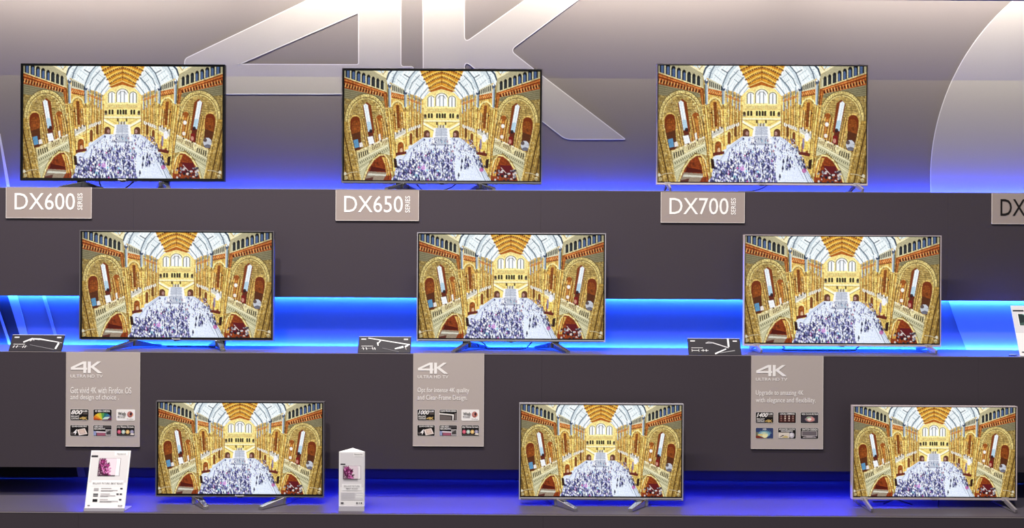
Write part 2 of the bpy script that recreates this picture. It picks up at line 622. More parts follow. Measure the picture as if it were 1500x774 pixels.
    poly([(314, 160), (398, 178), (396, 206), (314, 194)], (206, 108, 40), 1, True)
    for k in range(7):
        line([(318 + k * 12, 184 + k * 2.5), (328 + k * 11, 170 + k * 3)], 4, (248, 180, 96), 1, True)
        line([(322 + k * 12, 190 + k * 2.5), (328 + k * 12, 196 + k * 2.5)], 4, (98, 40, 16), 1, True)
    arc(354, 268, 40, 52, 8, (252, 224, 140), 180, 360, 1, True)
    arc(354, 270, 34, 44, 3, (150, 112, 52), 180, 360, 1, True)
    arch(356, 270, 30, 38, 400, (214, 158, 62), 1, True)
    poly([(345, 240), (364, 240), (372, 390), (352, 390)], (146, 78, 30), 1, True)
    for x in (336, 372, 384):
        line([(x, 290), (x + 8, 400)], 7, (150, 86, 32), .9, True)
        line([(x + 8, 290), (x + 15, 395)], 5, (252, 216, 126), .9, True)
    ell(334, 306, 6, 6, (96, 64, 30), 1, True)
    poly([(334, 430), (404, 392), (410, 420), (340, 462)], (226, 220, 200), 1, True)
    for k in range(8):
        line([(340 + k * 8, 428 - k * 4), (342 + k * 8, 446 - k * 4)], 3, (110, 104, 94), .9, True)
    for k in range(6):
        ell(342 + k * 11, 420 - k * 6 + 6 * (k % 2), 5, 7, [(236, 236, 236), (80, 78, 84)][k % 2], .8, True)
    poly([(338, 462), (412, 420), (416, 436), (344, 480)], (244, 214, 130), 1, True)
    arch(374, 496, 28, 34, 560, (250, 214, 118), 1, True)
    arch(376, 502, 20, 26, 556, (160, 84, 30), 1, True)
    ell(380, 535, 9, 20, (240, 200, 160), .8, True)
    poly([(346, 545), (412, 535), (412, 552), (346, 566)], (120, 50, 36), 1, True)
    line([(412, 250), (420, 520)], 9, (250, 208, 104), 1, True)
    line([(404, 250), (412, 500)], 4, (150, 100, 40), 1, True)
    line([(402, 140), (404, 250)], 12, (150, 166, 178), 1, True)
    line([(396, 150), (398, 250)], 4, (56, 68, 84), 1, True)
    line([(412, 170), (413, 250)], 4, (206, 216, 220), 1, True)
    ell(406, 164, 10, 10, (70, 84, 110), 1, True); ell(408, 156, 5, 5, (214, 220, 230), 1, True)
    # near bay: wall and clerestory arcade
    poly([(10, 10), (205, 10), (282, 72), (300, 170), (340, 690), (300, 730), (10, 730)], (178, 148, 78), 1, True)
    poly([(172, 10), (300, 10), (282, 72)], (240, 226, 176), 1, True)
    poly([(196, 12), (268, 12), (262, 44)], (206, 224, 230), 1, True)
    line([(245, 20), (262, 46), (290, 10)], 4, (196, 156, 80), 1, True)
    poly([(10, 10), (180, 10), (282, 76), (286, 158), (10, 66)], (186, 176, 134), 1, True)
    for k in range(8):
        x = 38 + k * 35 - k * k * .55; y = 16 + k * 11.5
        arch(x, y + 2, 14 - k * .7, 16, y + 56 - k * .5, (42, 44, 48), 1, True)
        arch(x + 2, y + 14, 8.5 - k * .5, 12, y + 53 - k * .5, (82, 108, 156) if k < 5 else (60, 66, 70), 1, True)
        line([(x + 17 - k * .6, y + 8), (x + 17 - k * .6, y + 52)], 4.5, (232, 222, 178), 1, True)
    line([(10, 62), (284, 156)], 6, (240, 214, 150), 1, True)
    # red terracotta cornice
    poly([(10, 68), (284, 160), (270, 196), (10, 140)], (186, 84, 26), 1, True)
    line([(10, 80), (282, 168)], 7, (228, 132, 56), 1, True)
    line([(10, 90), (280, 174)], 3, (110, 40, 14), 1, True)
    for k in range(15):
        x = 18 + k * 17.4; y = 106 + k * 4.7
        ell(x, y + 10, 6, 10, (70, 26, 14), .95, True)
        line([(x + 8, y - 2), (x + 3, y + 20)], 6, (248, 176, 96), .95, True)
    poly([(10, 134), (262, 188), (268, 215), (10, 200)], (152, 142, 104), 1, True)
    for k in range(5):
        line([(10, 146 + k * 13), (262 - k * 4, 196 + k * 8)], 2.4, (96, 88, 62), .8, True)
    # great arch
    big = lambda r: (155, 335, 128 * r, 158 * r)
    for r, w, c in ((.97, 17, (240, 212, 124)), (1.05, 4, (120, 100, 54)), (.9, 4, (132, 98, 40)), (.86, 7, (246, 218, 128))):
        cx, cy, rx, ry = big(r); arc(cx, cy, rx, ry, w, c, 165, 375, 1, True)
    for t in np.linspace(170, 370, 34):
        c_, s_ = math.cos(math.radians(t)), math.sin(math.radians(t))
        line([(155 + 120 * c_, 335 + 148 * s_), (155 + 131 * c_, 335 + 162 * s_)], 2, (150, 118, 60), .8, True)
    cx, cy, rx, ry = big(.83)
    arch(cx, cy, rx, ry, 540, (198, 164, 86), 1, True)
    for k in range(13):
        y = 230 + k * 14
        line([(70, y + 4), (245, y - 2)], 2.2, (128, 98, 44), .75, True)
    # openings in the gallery
    arch(86, 345, 39, 40, 535, (232, 190, 92), 1, True)
    arch(88, 350, 33, 36, 530, (146, 62, 20), 1, True)
    arch(92, 366, 25, 26, 530, (166, 82, 26), 1, True)
    poly([(60, 430), (120, 410), (128, 520), (76, 540)], (112, 60, 30), 1, True)
    poly([(132, 250), (158, 222), (186, 244), (210, 420), (168, 430)], (150, 70, 26), 1, True)
    poly([(138, 244), (150, 232), (166, 242), (194, 404), (168, 414)], (232, 242, 250), 1, True)
    line([(150, 240), (178, 404)], 2, (170, 190, 214), 1, True)
    poly([(160, 350), (184, 350), (194, 404), (168, 412)], (176, 210, 230), 1, True)
    poly([(168, 412), (196, 404), (214, 486), (176, 498)], (120, 50, 30), 1, True)
    arch(240, 330, 22, 26, 480, (176, 92, 32), 1, True)
    poly([(226, 340), (250, 340), (264, 470), (244, 478)], (206, 130, 50), 1, True)
    for x in (118, 132, 206, 222, 254, 270):
        line([(x, 330), (x + 34, 520)], 8, (226, 176, 82), 1, True)
        line([(x + 7, 330), (x + 40, 515)], 3.5, (120, 62, 24), .9, True)
    ell(186, 408, 10, 12, (60, 44, 50), .9, True)
    # what hangs inside the gallery differs left and right
    poly([(164, 446), (198, 440), (210, 486), (176, 496)], (236, 240, 246))
    poly([(74, 466), (104, 460), (112, 510), (84, 518)], (92, 158, 206))
    poly([(112, 486), (130, 478), (138, 506), (116, 512)], (236, 226, 220))
    poly([(234, 430), (246, 424), (252, 470), (240, 474)], (236, 226, 210))
    ell(1165, 495, 26, 30, (200, 204, 214)); ell(1166, 518, 20, 12, (120, 120, 136)); ell(1150, 480, 12, 12, (110, 92, 92))
    poly([(1060, 440), (1086, 440), (1084, 490), (1058, 486)], (150, 34, 30)); ell(1070, 470, 9, 14, (226, 150, 130))
    ell(1024, 372, 11, 13, (236, 232, 226)); ell(1018, 440, 10, 12, (232, 218, 206)); ell(905, 450, 14, 26, (226, 226, 236))
    poly([(880, 480), (915, 472), (912, 530), (884, 536)], (244, 206, 90)); ell(884, 488, 7, 34, (120, 110, 170), .8)
    # balustrade and moulding
    poly([(96, 545), (310, 446), (316, 480), (106, 592)], (222, 206, 152), 1, True)
    for k in range(5):
        line([(112 + k * 13, 548 - k * 4), (116 + k * 13, 578 - k * 6)], 6.5, (40, 36, 34), 1, True)
    for k in range(5):
        line([(196 + k * 10, 506 - k * 5), (200 + k * 10, 528 - k * 6)], 4.5, (110, 70, 36), 1, True)
    for k in range(5):
        line([(258 + k * 9, 478 - k * 4), (262 + k * 9, 496 - k * 5)], 3.5, (130, 88, 44), 1, True)
    line([(100, 540), (310, 442)], 7, (246, 226, 164), 1, True)
    for k in range(7):
        ell(180 + k * 18, 502 - k * 8, 6, 6, [(240, 226, 210), (90, 60, 50), (220, 200, 180)][k % 3], .8, True)
    poly([(106, 590), (318, 476), (330, 560), (300, 560), (240, 545), (180, 600), (140, 730), (120, 730)], (206, 200, 154), 1, True)
    line([(108, 596), (318, 484)], 6, (240, 230, 186), 1, True)
    for k in range(17):
        line([(118 + k * 11.6, 604 - k * 6), (121 + k * 11.6, 614 - k * 6)], 5, (96, 92, 66), .9, True)
    line([(114, 640), (250, 556), (310, 524)], 4, (150, 146, 108), .9, True)
    line([(118, 660), (210, 590)], 4, (240, 230, 186), .9, True)
    # ground-floor arch
    g = [(140, 730), (152, 690), (172, 640), (204, 590), (240, 562), (272, 558), (296, 584), (312, 640), (320, 680), (320, 730)]
    poly(g, (158, 66, 22), 1, True)
    line(g[:-1], 9, (246, 218, 136), 1, True)
    line([(q[0] - 7, q[1] - 5) for q in g[:5]], 2.5, (150, 120, 60), 1, True)
    poly([(256, 572), (284, 574), (306, 650), (308, 690), (288, 690), (280, 630)], (228, 174, 74), 1, True)
    line([(276, 575), (298, 690)], 4, (132, 62, 22), 1, True)
    poly([(190, 632), (280, 650), (280, 664), (180, 664)], (104, 34, 18), 1, True)
    poly([(146, 722), (172, 664), (290, 672), (262, 730), (146, 730)], (158, 138, 116))
    poly([(170, 676), (286, 684), (282, 694), (166, 690)], (206, 204, 186))
    poly([(150, 712), (204, 700), (196, 730), (146, 730)], (112, 60, 50))
    poly([(1010, 620), (1080, 624), (1086, 680), (1000, 690)], (118, 32, 38))
    line([(1014, 636), (1046, 672)], 4, (220, 190, 180))
    for k in range(46):
        x, y = rng.uniform(972, 1112), rng.uniform(655, 722)
        ell(x, y, rng.uniform(4, 10), rng.uniform(4, 9), [(70, 60, 80), (150, 150, 160), (210, 206, 206), (110, 40, 50), (44, 38, 50)][rng.integers(5)], .9)
    # pilasters between the bays
    for x0, x1, w, c in ((283, 330, 12, (224, 172, 74)), (296, 346, 9, (252, 212, 108)), (306, 352, 6, (170, 118, 44)),
                         (314, 350, 7, (240, 196, 92)), (290, 338, 4, (136, 88, 32))):
        line([(x0, 255), (x0 + (x1 - x0) * .55, 480), (x1 - 12, 660)], w, c, 1, True)
    poly([(262, 168), (288, 160), (294, 262), (278, 262)], (166, 84, 30), 1, True)
    line([(274, 172), (284, 258)], 5, (220, 134, 54), 1, True)
    line([(302, 130), (304, 250)], 15, (150, 168, 178), 1, True)
    line([(310, 140), (311, 250)], 4, (214, 222, 224), 1, True)
    line([(295, 140), (299, 250)], 4, (60, 70, 80), 1, True)
    ell(303, 118, 12, 14, (84, 98, 122), 1, True); ell(305, 110, 6, 6, (222, 228, 234), 1, True)
    poly([(330, 580), (350, 585), (356, 640), (336, 640)], (66, 40, 30), 1, True)
    for p in ([(268, 262), (300, 480), (318, 600)], [(318, 255), (338, 470), (346, 560)], [(286, 200), (288, 262)]):
        line(p, 3.5, (84, 54, 22), .9, True)
    line([(262, 262), (318, 262)], 7, (232, 190, 100), 1, True)
    # fat columns at the edge
    poly([(10, 350), (46, 350), (62, 440), (128, 730), (74, 730), (10, 470)], (190, 148, 62), 1, True)
    line([(44, 350), (62, 450), (126, 730)], 8, (236, 200, 112), 1, True)
    line([(30, 380), (52, 520), (98, 730)], 14, (206, 166, 78), .9, True)
    line([(10, 400), (40, 530), (82, 730)], 7, (104, 72, 26), 1, True)
    poly([(10, 470), (34, 560), (72, 730), (10, 730)], (168, 128, 52), 1, True)
    line([(14, 500), (62, 730)], 10, (206, 166, 78), 1, True)
    line([(10, 560), (40, 730)], 6, (96, 66, 26), 1, True)
    for k in range(14):
        line([(34 + k * 5.5, 372 + k * 25), (62 + k * 5, 366 + k * 25)], 2, (146, 106, 40), .7, True)
    line([(15, 690), (60, 672), (100, 668)], 4, (220, 206, 170), .9, True)
    ell(24, 680, 9, 10, (230, 220, 190), 1, True); ell(30, 706, 11, 12, (200, 180, 130), 1, True)
    # ---- crowd ----
    pal = [(52, 52, 112), (78, 76, 148), (110, 110, 180), (44, 44, 90), (150, 146, 206), (240, 242, 252), (244, 246, 254), (176, 178, 222), (206, 212, 240), (84, 104, 146)]
    def person(x, y, s, c):
        ell(x, y - 9 * s, 2.4 * s, 2.6 * s, (64, 54, 86), .85); ell(x, y - 2 * s, 3.6 * s, 6 * s, c, .92)
        line([(x - 1 * s, y + 3 * s), (x - 1.5 * s, y + 10 * s)], 2.6 * s, (60, 60, 112), .8)
    for k in range(640):
        y = 452 + 280 * rng.random() ** .8
        t = (y - 450) / 280.0
        lo, hi = 512 - 190 * t, 720 + 10 * t
        x = lo + (hi - lo) * rng.beta(1.25, 1.1)
        if y < 520 and rng.random() < .55: continue
        c = pal[rng.integers(len(pal))]
        if rng.random() < .06: c = [(206, 70, 150), (176, 60, 80), (120, 190, 220), (200, 170, 220)][rng.integers(4)]
        person(x, y, .75 + .75 * t, c)
    for k in range(130):
        y = 455 + 190 * rng.random(); t = (y - 450) / 280.0
        x = 690 + 60 * t + (130 + 80 * t) * rng.random() ** .7
        person(x, y, .7 + .6 * t, pal[rng.integers(len(pal))])
    for x, y in ((745, 690), (762, 640), (806, 628), (766, 600), (896, 640), (886, 600), (790, 590)):
        person(x, y, 1.7, (44, 48, 84))
    for x, y, c in ((442, 664, (216, 50, 130)), (520, 640, (220, 150, 220)), (470, 690, (130, 200, 226)), (890, 650, (190, 80, 150))):
        ell(x, y, 14, 14, c, .75)
    for k in range(150):                                   # crowd filling the near left corner
        x, y = rng.uniform(330, 480), rng.uniform(600, 725)
        if x < 330 + (722 - y) * .25: continue
        person(x, y, 1.4, pal[rng.integers(len(pal))])
    # small dark and bright carving all over the stone, plus soft falloff towards the sides
    keep = img.copy()
    stone = ((keep[..., 0] > .55) & (keep[..., 2] < keep[..., 0] * .66) & (keep[..., 1] > keep[..., 0] * .66))
    for k in range(1700):
        x, y = rng.uniform(15, 500), rng.uniform(150, 700)
        if y > 450 and x > 330: continue
        L = rng.uniform(4, 16)
        c = (92, 60, 26) if rng.random() < .5 else (255, 236, 180)
        if rng.random() < .6:
            line([(x, y), (x + L * .12, y + L)], rng.uniform(2, 3.4), c, .55, rng.random() < .5)
        else:
            line([(x, y), (x + L, y - L * .25)], rng.uniform(2, 3), c, .5, rng.random() < .5)
    img[~stone] = keep[~stone]
    fall = 1 - .16 * np.clip(np.abs(X - 634) / 620, 0, 1) ** 2
    img *= fall[..., None]
    # stone grain
    st = ((img[..., 0] > .55) & (img[..., 2] < img[..., 0] * .72)).astype(float)
    st[:, int(W * .41):int(W * .59)] *= .45
    n2 = np.repeat(np.repeat(rng.normal(0, 1, (H // 4 + 1, W // 7 + 1)), 4, 0), 7, 1)[:H, :W]
    n3 = np.repeat(np.repeat(rng.normal(0, 1, (H // 10 + 1, W // 3 + 1)), 10, 0), 3, 1)[:H, :W]
    img *= (1 + st * (.06 * n2 + .06 * n3 - .02))[..., None]
    img[..., 2] *= 1 - .03 * st
    g = rng.normal(0, 1, (H, W))
    g = (g + np.roll(g, 1, 1) + np.roll(g, 2, 1)) / 3
    img *= (1 + .085 * g)[..., None]
    img = (img * 2 + np.roll(img, 1, 0) + np.roll(img, -1, 0) + np.roll(img, 1, 1) + np.roll(img, -1, 1)) / 6
    img = np.clip(img, 0, 1).reshape(GH, SS, GW, SS, 3).mean((1, 3))
    # the crisp, contrasty shop-mode picture
    blur = (np.roll(img, 1, 0) + np.roll(img, -1, 0) + np.roll(img, 1, 1) + np.roll(img, -1, 1)) / 4
    img = img + .8 * (img - blur)
    img = img * .74 + img.mean(2, keepdims=True) * .26 + .02
    return np.clip((img - .5) * 1.24 + .50, 0.015, 1)


# =====================================================================
# setting: floor, back wall with its big print
# =====================================================================
tag(MB().box(-8, 8, -6, 6, -.05, 0).build('floor', 'carpet'), 'dark grey carpeted hall floor', kind='structure')
ZK, LEAN = 2.885, math.tan(math.radians(7.0))      # the lower part of the wall leans back a little


def wall_y(z):
    return YW - LEAN * min(max(ZK - z, 0), ZK - 2.0)


w0 = wall_y(0)
wall = MB()
prof = [(w0, 0), (w0, 2.0), (YW, ZK), (YW, 4.4), (YW + .06, 4.4), (YW + .06, 0)]
for a, b in ((XL - .6, XR + .6),):
    wall.add([(a, y, z) for y, z in prof] + [(b, y, z) for y, z in prof],
             [tuple(range(6)), tuple(range(11, 5, -1))] + [(i, i + 6, (i + 1) % 6 + 6, (i + 1) % 6) for i in range(6)])
wall = wall.build('wall_back', 'wall')
tag(wall, 'tall grey back wall printed with a giant pale 4K', kind='structure')


def on_wall(p):
    out = []
    for x, y in p:
        Y = YW
        for _ in range(5):
            q = at(x, y, Y)
            Y = wall_y(q.z)
        out.append((q.x, q.z))
    return out


def lay_on_wall(o, gap):
    """Bend a flat print to follow the wall."""
    bm = bmesh.new()
    bm.from_mesh(o.data)
    bmesh.ops.bisect_plane(bm, geom=bm.verts[:] + bm.edges[:] + bm.faces[:], plane_co=(0, 0, ZK), plane_no=(0, 0, 1))
    for v in bm.verts:
        v.co.y = wall_y(v.co.z) - gap + (v.co.y - (YW - gap))
    bm.to_mesh(o.data)
    bm.free()
    return o


FOUR = [(270, 138.6), (270, 86), (519, -33), (588, -33), (588, 97), (606, 97), (606, 138.6), (588, 138.6),
        (588, 205), (526, 205), (526, 138.6)]
FOUR_R = [3, 6, 5, 5, 4, 4, 4, 4, 5, 5, 3]
HOLE = [(348, 95), (526, 17.6), (526, 95.5)]
KAY = [(618.6, -33), (681, -33), (681, 62), (815, -33), (892, -33), (748, 74), (918, 205), (828, 205), (681, 90),
       (681, 205), (618.6, 205)]
KAY_R = [5, 5, 9, 5, 5, 9, 5, 9, 9, 5, 5]
f_out = on_wall(round_loop(FOUR, FOUR_R))
f_in = on_wall(round_loop(HOLE, [1, 4, 4]))
k_out = on_wall(round_loop(KAY, KAY_R))
o = lay_on_wall(sheet('numeral_print', [f_out, f_in], .003, 'print', wall, YW - .003), .003)
tag(o, 'giant pale figure 4 printed on the wall')
lay_on_wall(rim('print_outline', [f_out, f_in[::-1]], .006, 'rim', o, YW - .0035), .0035)
o = lay_on_wall(sheet('letter_print', [k_out], .003, 'print', wall, YW - .003), .003)
tag(o, 'giant pale letter K printed on the wall')
lay_on_wall(rim('print_outline', [k_out], .006, 'rim', o, YW - .0035), .0035)
disc = on_wall([(1705 + 343 * math.cos(a), 262 - 343 * math.sin(a)) for a in np.linspace(-.08 * math.pi, 1.08 * math.pi, 90)])
disc = [(min(x, XR + .5), max(z, Z1 - .05)) for x, z in disc]
o = lay_on_wall(sheet('disc_print', [disc], .003, 'print', wall, YW - .003), .003)
tag(o, 'huge pale disc printed on the wall')
lay_on_wall(rim('print_outline', [disc], .005, 'rim', o, YW - .0035), .0035)
o = lay_on_wall(sheet('stripe_print', [on_wall([(-2, 196), (.5, 196), (17.5, 290), (12.5, 290)])], .003, 'rim', wall, YW - .003), .003)
tag(o, 'thin white slanting stripe printed on the wall')

# unseen cloth added over the stand to keep the hall lamps off the wall
can = empty('added_canopy', (0, 5.0, 3.15), 'added grey cloth out of view, shading the wall from the hall lamps', 'added_canopy')
MB().box(XL - .6, XR + .6, -.42, -.38, .0, 1.3).build('added_valance', 'added_canopy', can)
MB().box(XL - .6, XR + .6, -.38, .36, 1.26, 1.3).build('added_canopy_top', 'added_canopy', can)

# =====================================================================
# stepped display stand: three tiers with niches between them
# =====================================================================
SEAMS = [XL, -4.71, -2.27, .17, 2.61, 5.05, XR]


def fascia(parent, yf, z0, z1):
    for a, b in zip(SEAMS[:-1], SEAMS[1:]):
        MB().box(a + .0003, b - .0003, 0, .018, z0, z1).build('fascia_panel', 'panel', parent)


def led_run(parent, y, z, up, spans, green=.085, tilt=0.0, spread=180):
    """LED profiles in a slot: (x0, x1, watts per metre)."""
    for x0, x1, p in spans:
        MB().box(x0, x1, y - .008, y + .008, z - (.006 if up else 0), z + (0 if up else .006)).build('led_profile', 'profile', parent)
        if p <= 0: continue
        n = max(1, round((x1 - x0) / .9))
        for k in range(n):
            a = x0 + (x1 - x0) * k / n
            b = x0 + (x1 - x0) * (k + 1) / n
            s = 1 if up else -1
            base = parent.matrix_world.translation if False else parent.location
            area('led_light', (base.x + (a + b) / 2, base.y + y, base.z + z + s * .002),
                 (base.x + (a + b) / 2, base.y + y + tilt, base.z + z + s), b - a, .012, p * (b - a), (.012, green, 1.0), spread)


# upper tier
t1 = empty('display_tier', (0, Y1, 0), 'upper dark grey tier with the series signs and a bright cyan and blue niche', 'display shelf', 'tiers of the stepped display stand')
fascia(t1, Y1, N2, Z1)
MB().box(XL, XR, 0.018, .335, Z1 - .022, Z1).build('shelf_board', 'board', t1)
MB().box(XL, XR, .335, .385, Z1 - .04, Z1 - .022).build('light_trough', 'board', t1)
MB().box(XL, XR, -.001, .0, Z1 - .0035, Z1 - .0005).build('edge_strip', 'edge', t1)
MB().box(XL, XR, .018, YN - Y1 - .045, N2 + .004, N2 + .022).build('soffit_board', 'board', t1)
led_run(t1, .36, Z1 - .004, True, [(XL + .1, XR - .1, 11)], .05, .15, 150)
nb2 = MB().box(XL, XR, YN - Y1, YN - Y1 + .018, Z2 - .06, N2 + .1).build('niche_back', 'niche', t1)
led_run(t1, YN - Y1 - .014, Z2 - .010, True, [(XL + .1, XR - .1, 32)])
led_run(t1, YN - Y1 - .014, N2 + .007, False, [(XL + .1, XR - .1, 32)])
# middle tier
t2 = empty('display_tier', (0, Y2, 0), 'middle dark grey tier with the feature posters and a dim deep blue niche', 'display shelf', 'tiers of the stepped display stand')
fascia(t2, Y2, N3, Z2)
MB().box(XL, XR, .018, YN - Y2 - .045, Z2 - .022, Z2).build('shelf_board', 'board', t2)
MB().box(XL, XR, -.001, .0, Z2 - .0035, Z2 - .0005).build('edge_strip', 'edge', t2)
MB().box(XL, XR, .12, YN - Y2 - .05, N3 + .01, N3 + .028).build('soffit_board', 'board', t2)
nb3 = MB().box(XL, XR, YN - Y2, YN - Y2 + .018, Z3 + .001, N3 + .1).build('niche_back', 'niche', t2)
led_run(t2, .075, N3 + .03, False, [(XL + .1, -2.75, 0), (-2.5, -1.2, 9.5), (-1.2, .2, 10), (.2, 1.6, 9), (1.6, 2.3, 12), (2.6, XR - .1, 0)], .02, -.3)
led_run(t2, YN - Y2 - .03, N3 + .05, False, [(-2.66, -.3, 2.6), (-.3, 2.3, 2.6)], .02)  # second, weak run added to brighten the back of the lower niche
# lower tier
t3 = empty('display_tier', (0, Y3, 0), 'lowest dark grey tier carrying the small televisions and white flyers', 'display shelf', 'tiers of the stepped display stand')
fascia(t3, Y3, 0, Z3)
MB().box(XL, XR, .018, YN - Y3 - .002, Z3 - .022, Z3).build('shelf_board', 'board', t3)
MB().box(XL, XR, -.001, .0, Z3 - .0035, Z3 - .0005).build('edge_strip', 'edge', t3)


def niche_print(name, pts, mat, parent, yf, label):
    q = [(lambda v: (v.x, v.z))(at(x, y, YN)) for x, y in pts]
    o = sheet(name, [q], .002, mat, parent, YN - yf - .002)
    tag(o, label)


niche_print('dark_print', [(-330, 428), (10, 428), (36, 514), (-330, 514)], 'niche_dark', t1, Y1, 'dark end of the niche print')
niche_print('stripe_print', [(10, 428), (24, 428), (47, 514), (36, 514)], 'niche_pale', t1, Y1, 'broad pale slanting stripe')
niche_print('stripe_print', [(60, 428), (65, 428), (90, 514), (86, 514)], 'niche_pale', t1, Y1, 'narrow pale slanting stripe')
o = [(lambda v: (v.x, v.z))(at(x, y, YN)) for x, y in [(-13, 428), (-9.5, 428), (20, 514), (16, 514)]]
sheet('stripe_print', [o], .002, 'niche_pale', t1, YN - Y1 - .004)
niche_print('disc_print', [(1386, 432), (1394, 455), (1403, 480), (1419, 522), (2100, 522), (2100, 432)], 'niche_pale', t1, Y1, 'pale disc print in the niche')
niche_print('dark_print', [(-330, 680), (111, 680), (117, 712), (-330, 712)], 'niche_dark', t2, Y2, 'dark end of the niche print')
niche_print('stripe_print', [(111, 680), (122, 680), (128, 712), (117, 712)], 'niche_pale', t2, Y2, 'pale slanting stripe')

# =====================================================================
# televisions
# =====================================================================
SCREEN = grid_mesh('screen_picture', paint_hall(360, 202))
SCREEN.materials.append(M['screen'])


def foot_boomerang(t, sx, style, ybase, zt, hgt):
    """Low chrome arm on the shelf with a neck up to the set. style: front tip outward or inward."""
    fx, rx, nx = (.325, .15, .26) if style == 'out' else (.145, .30, .235)
    yf, yr = (ybase, .14) if style == 'out' else (-.105, .15)
    p = lambda u, y, z: Vector((sx * u, y, z))
    m = MB()
    kx = nx - .012 if style == 'out' else nx
    z0, w0, h0, h1 = (.034, .036, .034, .012) if style == 'out' else (.022, .044, .040, .016)
    m.bar(p(kx, .01, z0), p(fx, yf, h1 / 2 + .0015), w0, h0, w2=.026, h2=h1)
    m.bar(p(kx, -.01, z0), p(rx, yr, h1 / 2 + .0015), w0, h0, w2=.026, h2=h1)
    f = m.build('foot', 'darkchrome' if style == 'out' else 'chrome', t, bevel=.003)
    MB().bar(p(nx, .012, .016), p(nx, .02, hgt + .015), .040, .024, up=(0, 1, 0), w2=.046, h2=.024).build('neck', 'black', f, bevel=.003)
    MB().bar(p(fx, yf - .006, .0055), p(fx * .94 + kx * .06, yf + .008, .0055), .022, .009).build('toe_cap', 'chrome', f)


def foot_vee(t, sx, off, hgt):
    p = lambda y, z: Vector((sx * off, y, z))
    m = MB()
    m.bar(p(.012, hgt + .004), p(-.10, .012), .026, .012, up=(1, 0, 0), w2=.022, h2=.012)
    f = m.build('foot', 'legmetal', t, bevel=.002)
    MB().bar(p(.016, hgt + .002), p(.13, .0115), .022, .010, up=(1, 0, 0)).build('rear_strut', 'legmetal', f, bevel=.002)
    MB().bar(p(-.09, .006), p(.125, .006), .012, .007).build('tie_bar', 'gunmetal', f)
    MB().box(sx * off - .018, sx * off + .018, -.005, .03, hgt - .004, hgt + .014).build('foot_mount', 'steel', f)


def television(box, Y, zs, bez, frame, style, label, group, cables=(), bar='none', footoff=.385):
    x0, x1, y0, y1 = box
    k = Y / FPX
    c = at((x0 + x1) / 2, (y0 + y1) / 2, Y)
    w, h = (x1 - x0) * k, (y1 - y0) * k
    bs, bt, bb = [v * k for v in bez]
    t = empty('television', (c.x, Y, zs), label, 'television', group)
    zc = c.z - zs
    zb, zt = zc - h / 2, zc + h / 2
    x = w / 2
    # outer frame: rails all round, and a black inner border round the panel
    o = .0052 if style != 'vee' else .0048
    ob = bb * .62 if bar != 'none' else .005
    m = MB()
    m.box(-x, x, -.004, .022, zt - o, zt).box(-x, -x + o, -.004, .022, zb, zt - o).box(x - o, x, -.004, .022, zb, zt - o)
    m.box(-x + o, x - o, -.004, .022, zb, zb + ob)
    m.build('frame', frame, t)
    m = MB()
    m.box(-x + o, x - o, -.001, .012, zt - bt, zt - o).box(-x + o, x - o, -.001, .012, zb + ob, zb + bb)
    m.box(-x + o, -x + bs, -.001, .012, zb + bb, zt - bt).box(x - bs, x - o, -.001, .012, zb + bb, zt - bt)
    m.build('inner_border', 'black', t)
    s = link('screen', SCREEN, t)
    s.scale = (w - 2 * bs, 1, h - bt - bb)
    s.location = (0, .002, (zb + bb + zt - bt) / 2)
    tag(s, 'lit screen showing a crowded golden hall with a glass roof')
    # back shell: thin at the top, deeper below
    m = MB().box(-x + .004, x - .004, .012, .03, zb + .004, zt - .004)
    b = m.build('back_shell', 'blackmatte', t)
    MB().add([(-x * .8, .03, zb + .03), (x * .8, .03, zb + .03), (x * .8, .03, zb + h * .62), (-x * .8, .03, zb + h * .62),
              (-x * .74, .07, zb + .05), (x * .74, .07, zb + .05), (x * .74, .07, zb + h * .52), (-x * .74, .07, zb + h * .52)],
             [(0, 1, 2, 3), (4, 7, 6, 5), (0, 4, 5, 1), (1, 5, 6, 2), (2, 6, 7, 3), (3, 7, 4, 0)]).build('electronics_bulge', 'blackmatte', b)
    if bar == 'chrome':
        MB().box(-x + .01, x - .01, -.0062, -.004, zb + .0012, zb + ob * .7).build('trim_strip', 'chrome', t)
    MB().box(-.012, .012, -.004, .014, zb - .004, zb).build('sensor_lip', 'black', t)
    lettering('Panasonic', t, 'white' if bar == 'none' else 'greyink', -.024, .024, zb + bb * .30, zb + bb * .30 + .0075,
              -.0068 if bar != 'none' else -.0052, .02, 'brand_mark')
    for sx in (-1, 1):
        if style == 'vee':
            foot_vee(t, sx, footoff, zb)
        else:
            foot_boomerang(t, sx, style, -.10 if Y == YT1 else -.15, zt, zb)
    for pts in cables:
        q = smooth_path([Vector((a, b, max(c_, .0045))) for a, b, c_ in pts], 6)
        MB().tube([Vector((v.x, v.y, max(v.z, .0042))) for v in q], .0036, 6).build('cable', 'cable', t, smooth=True)
    return t


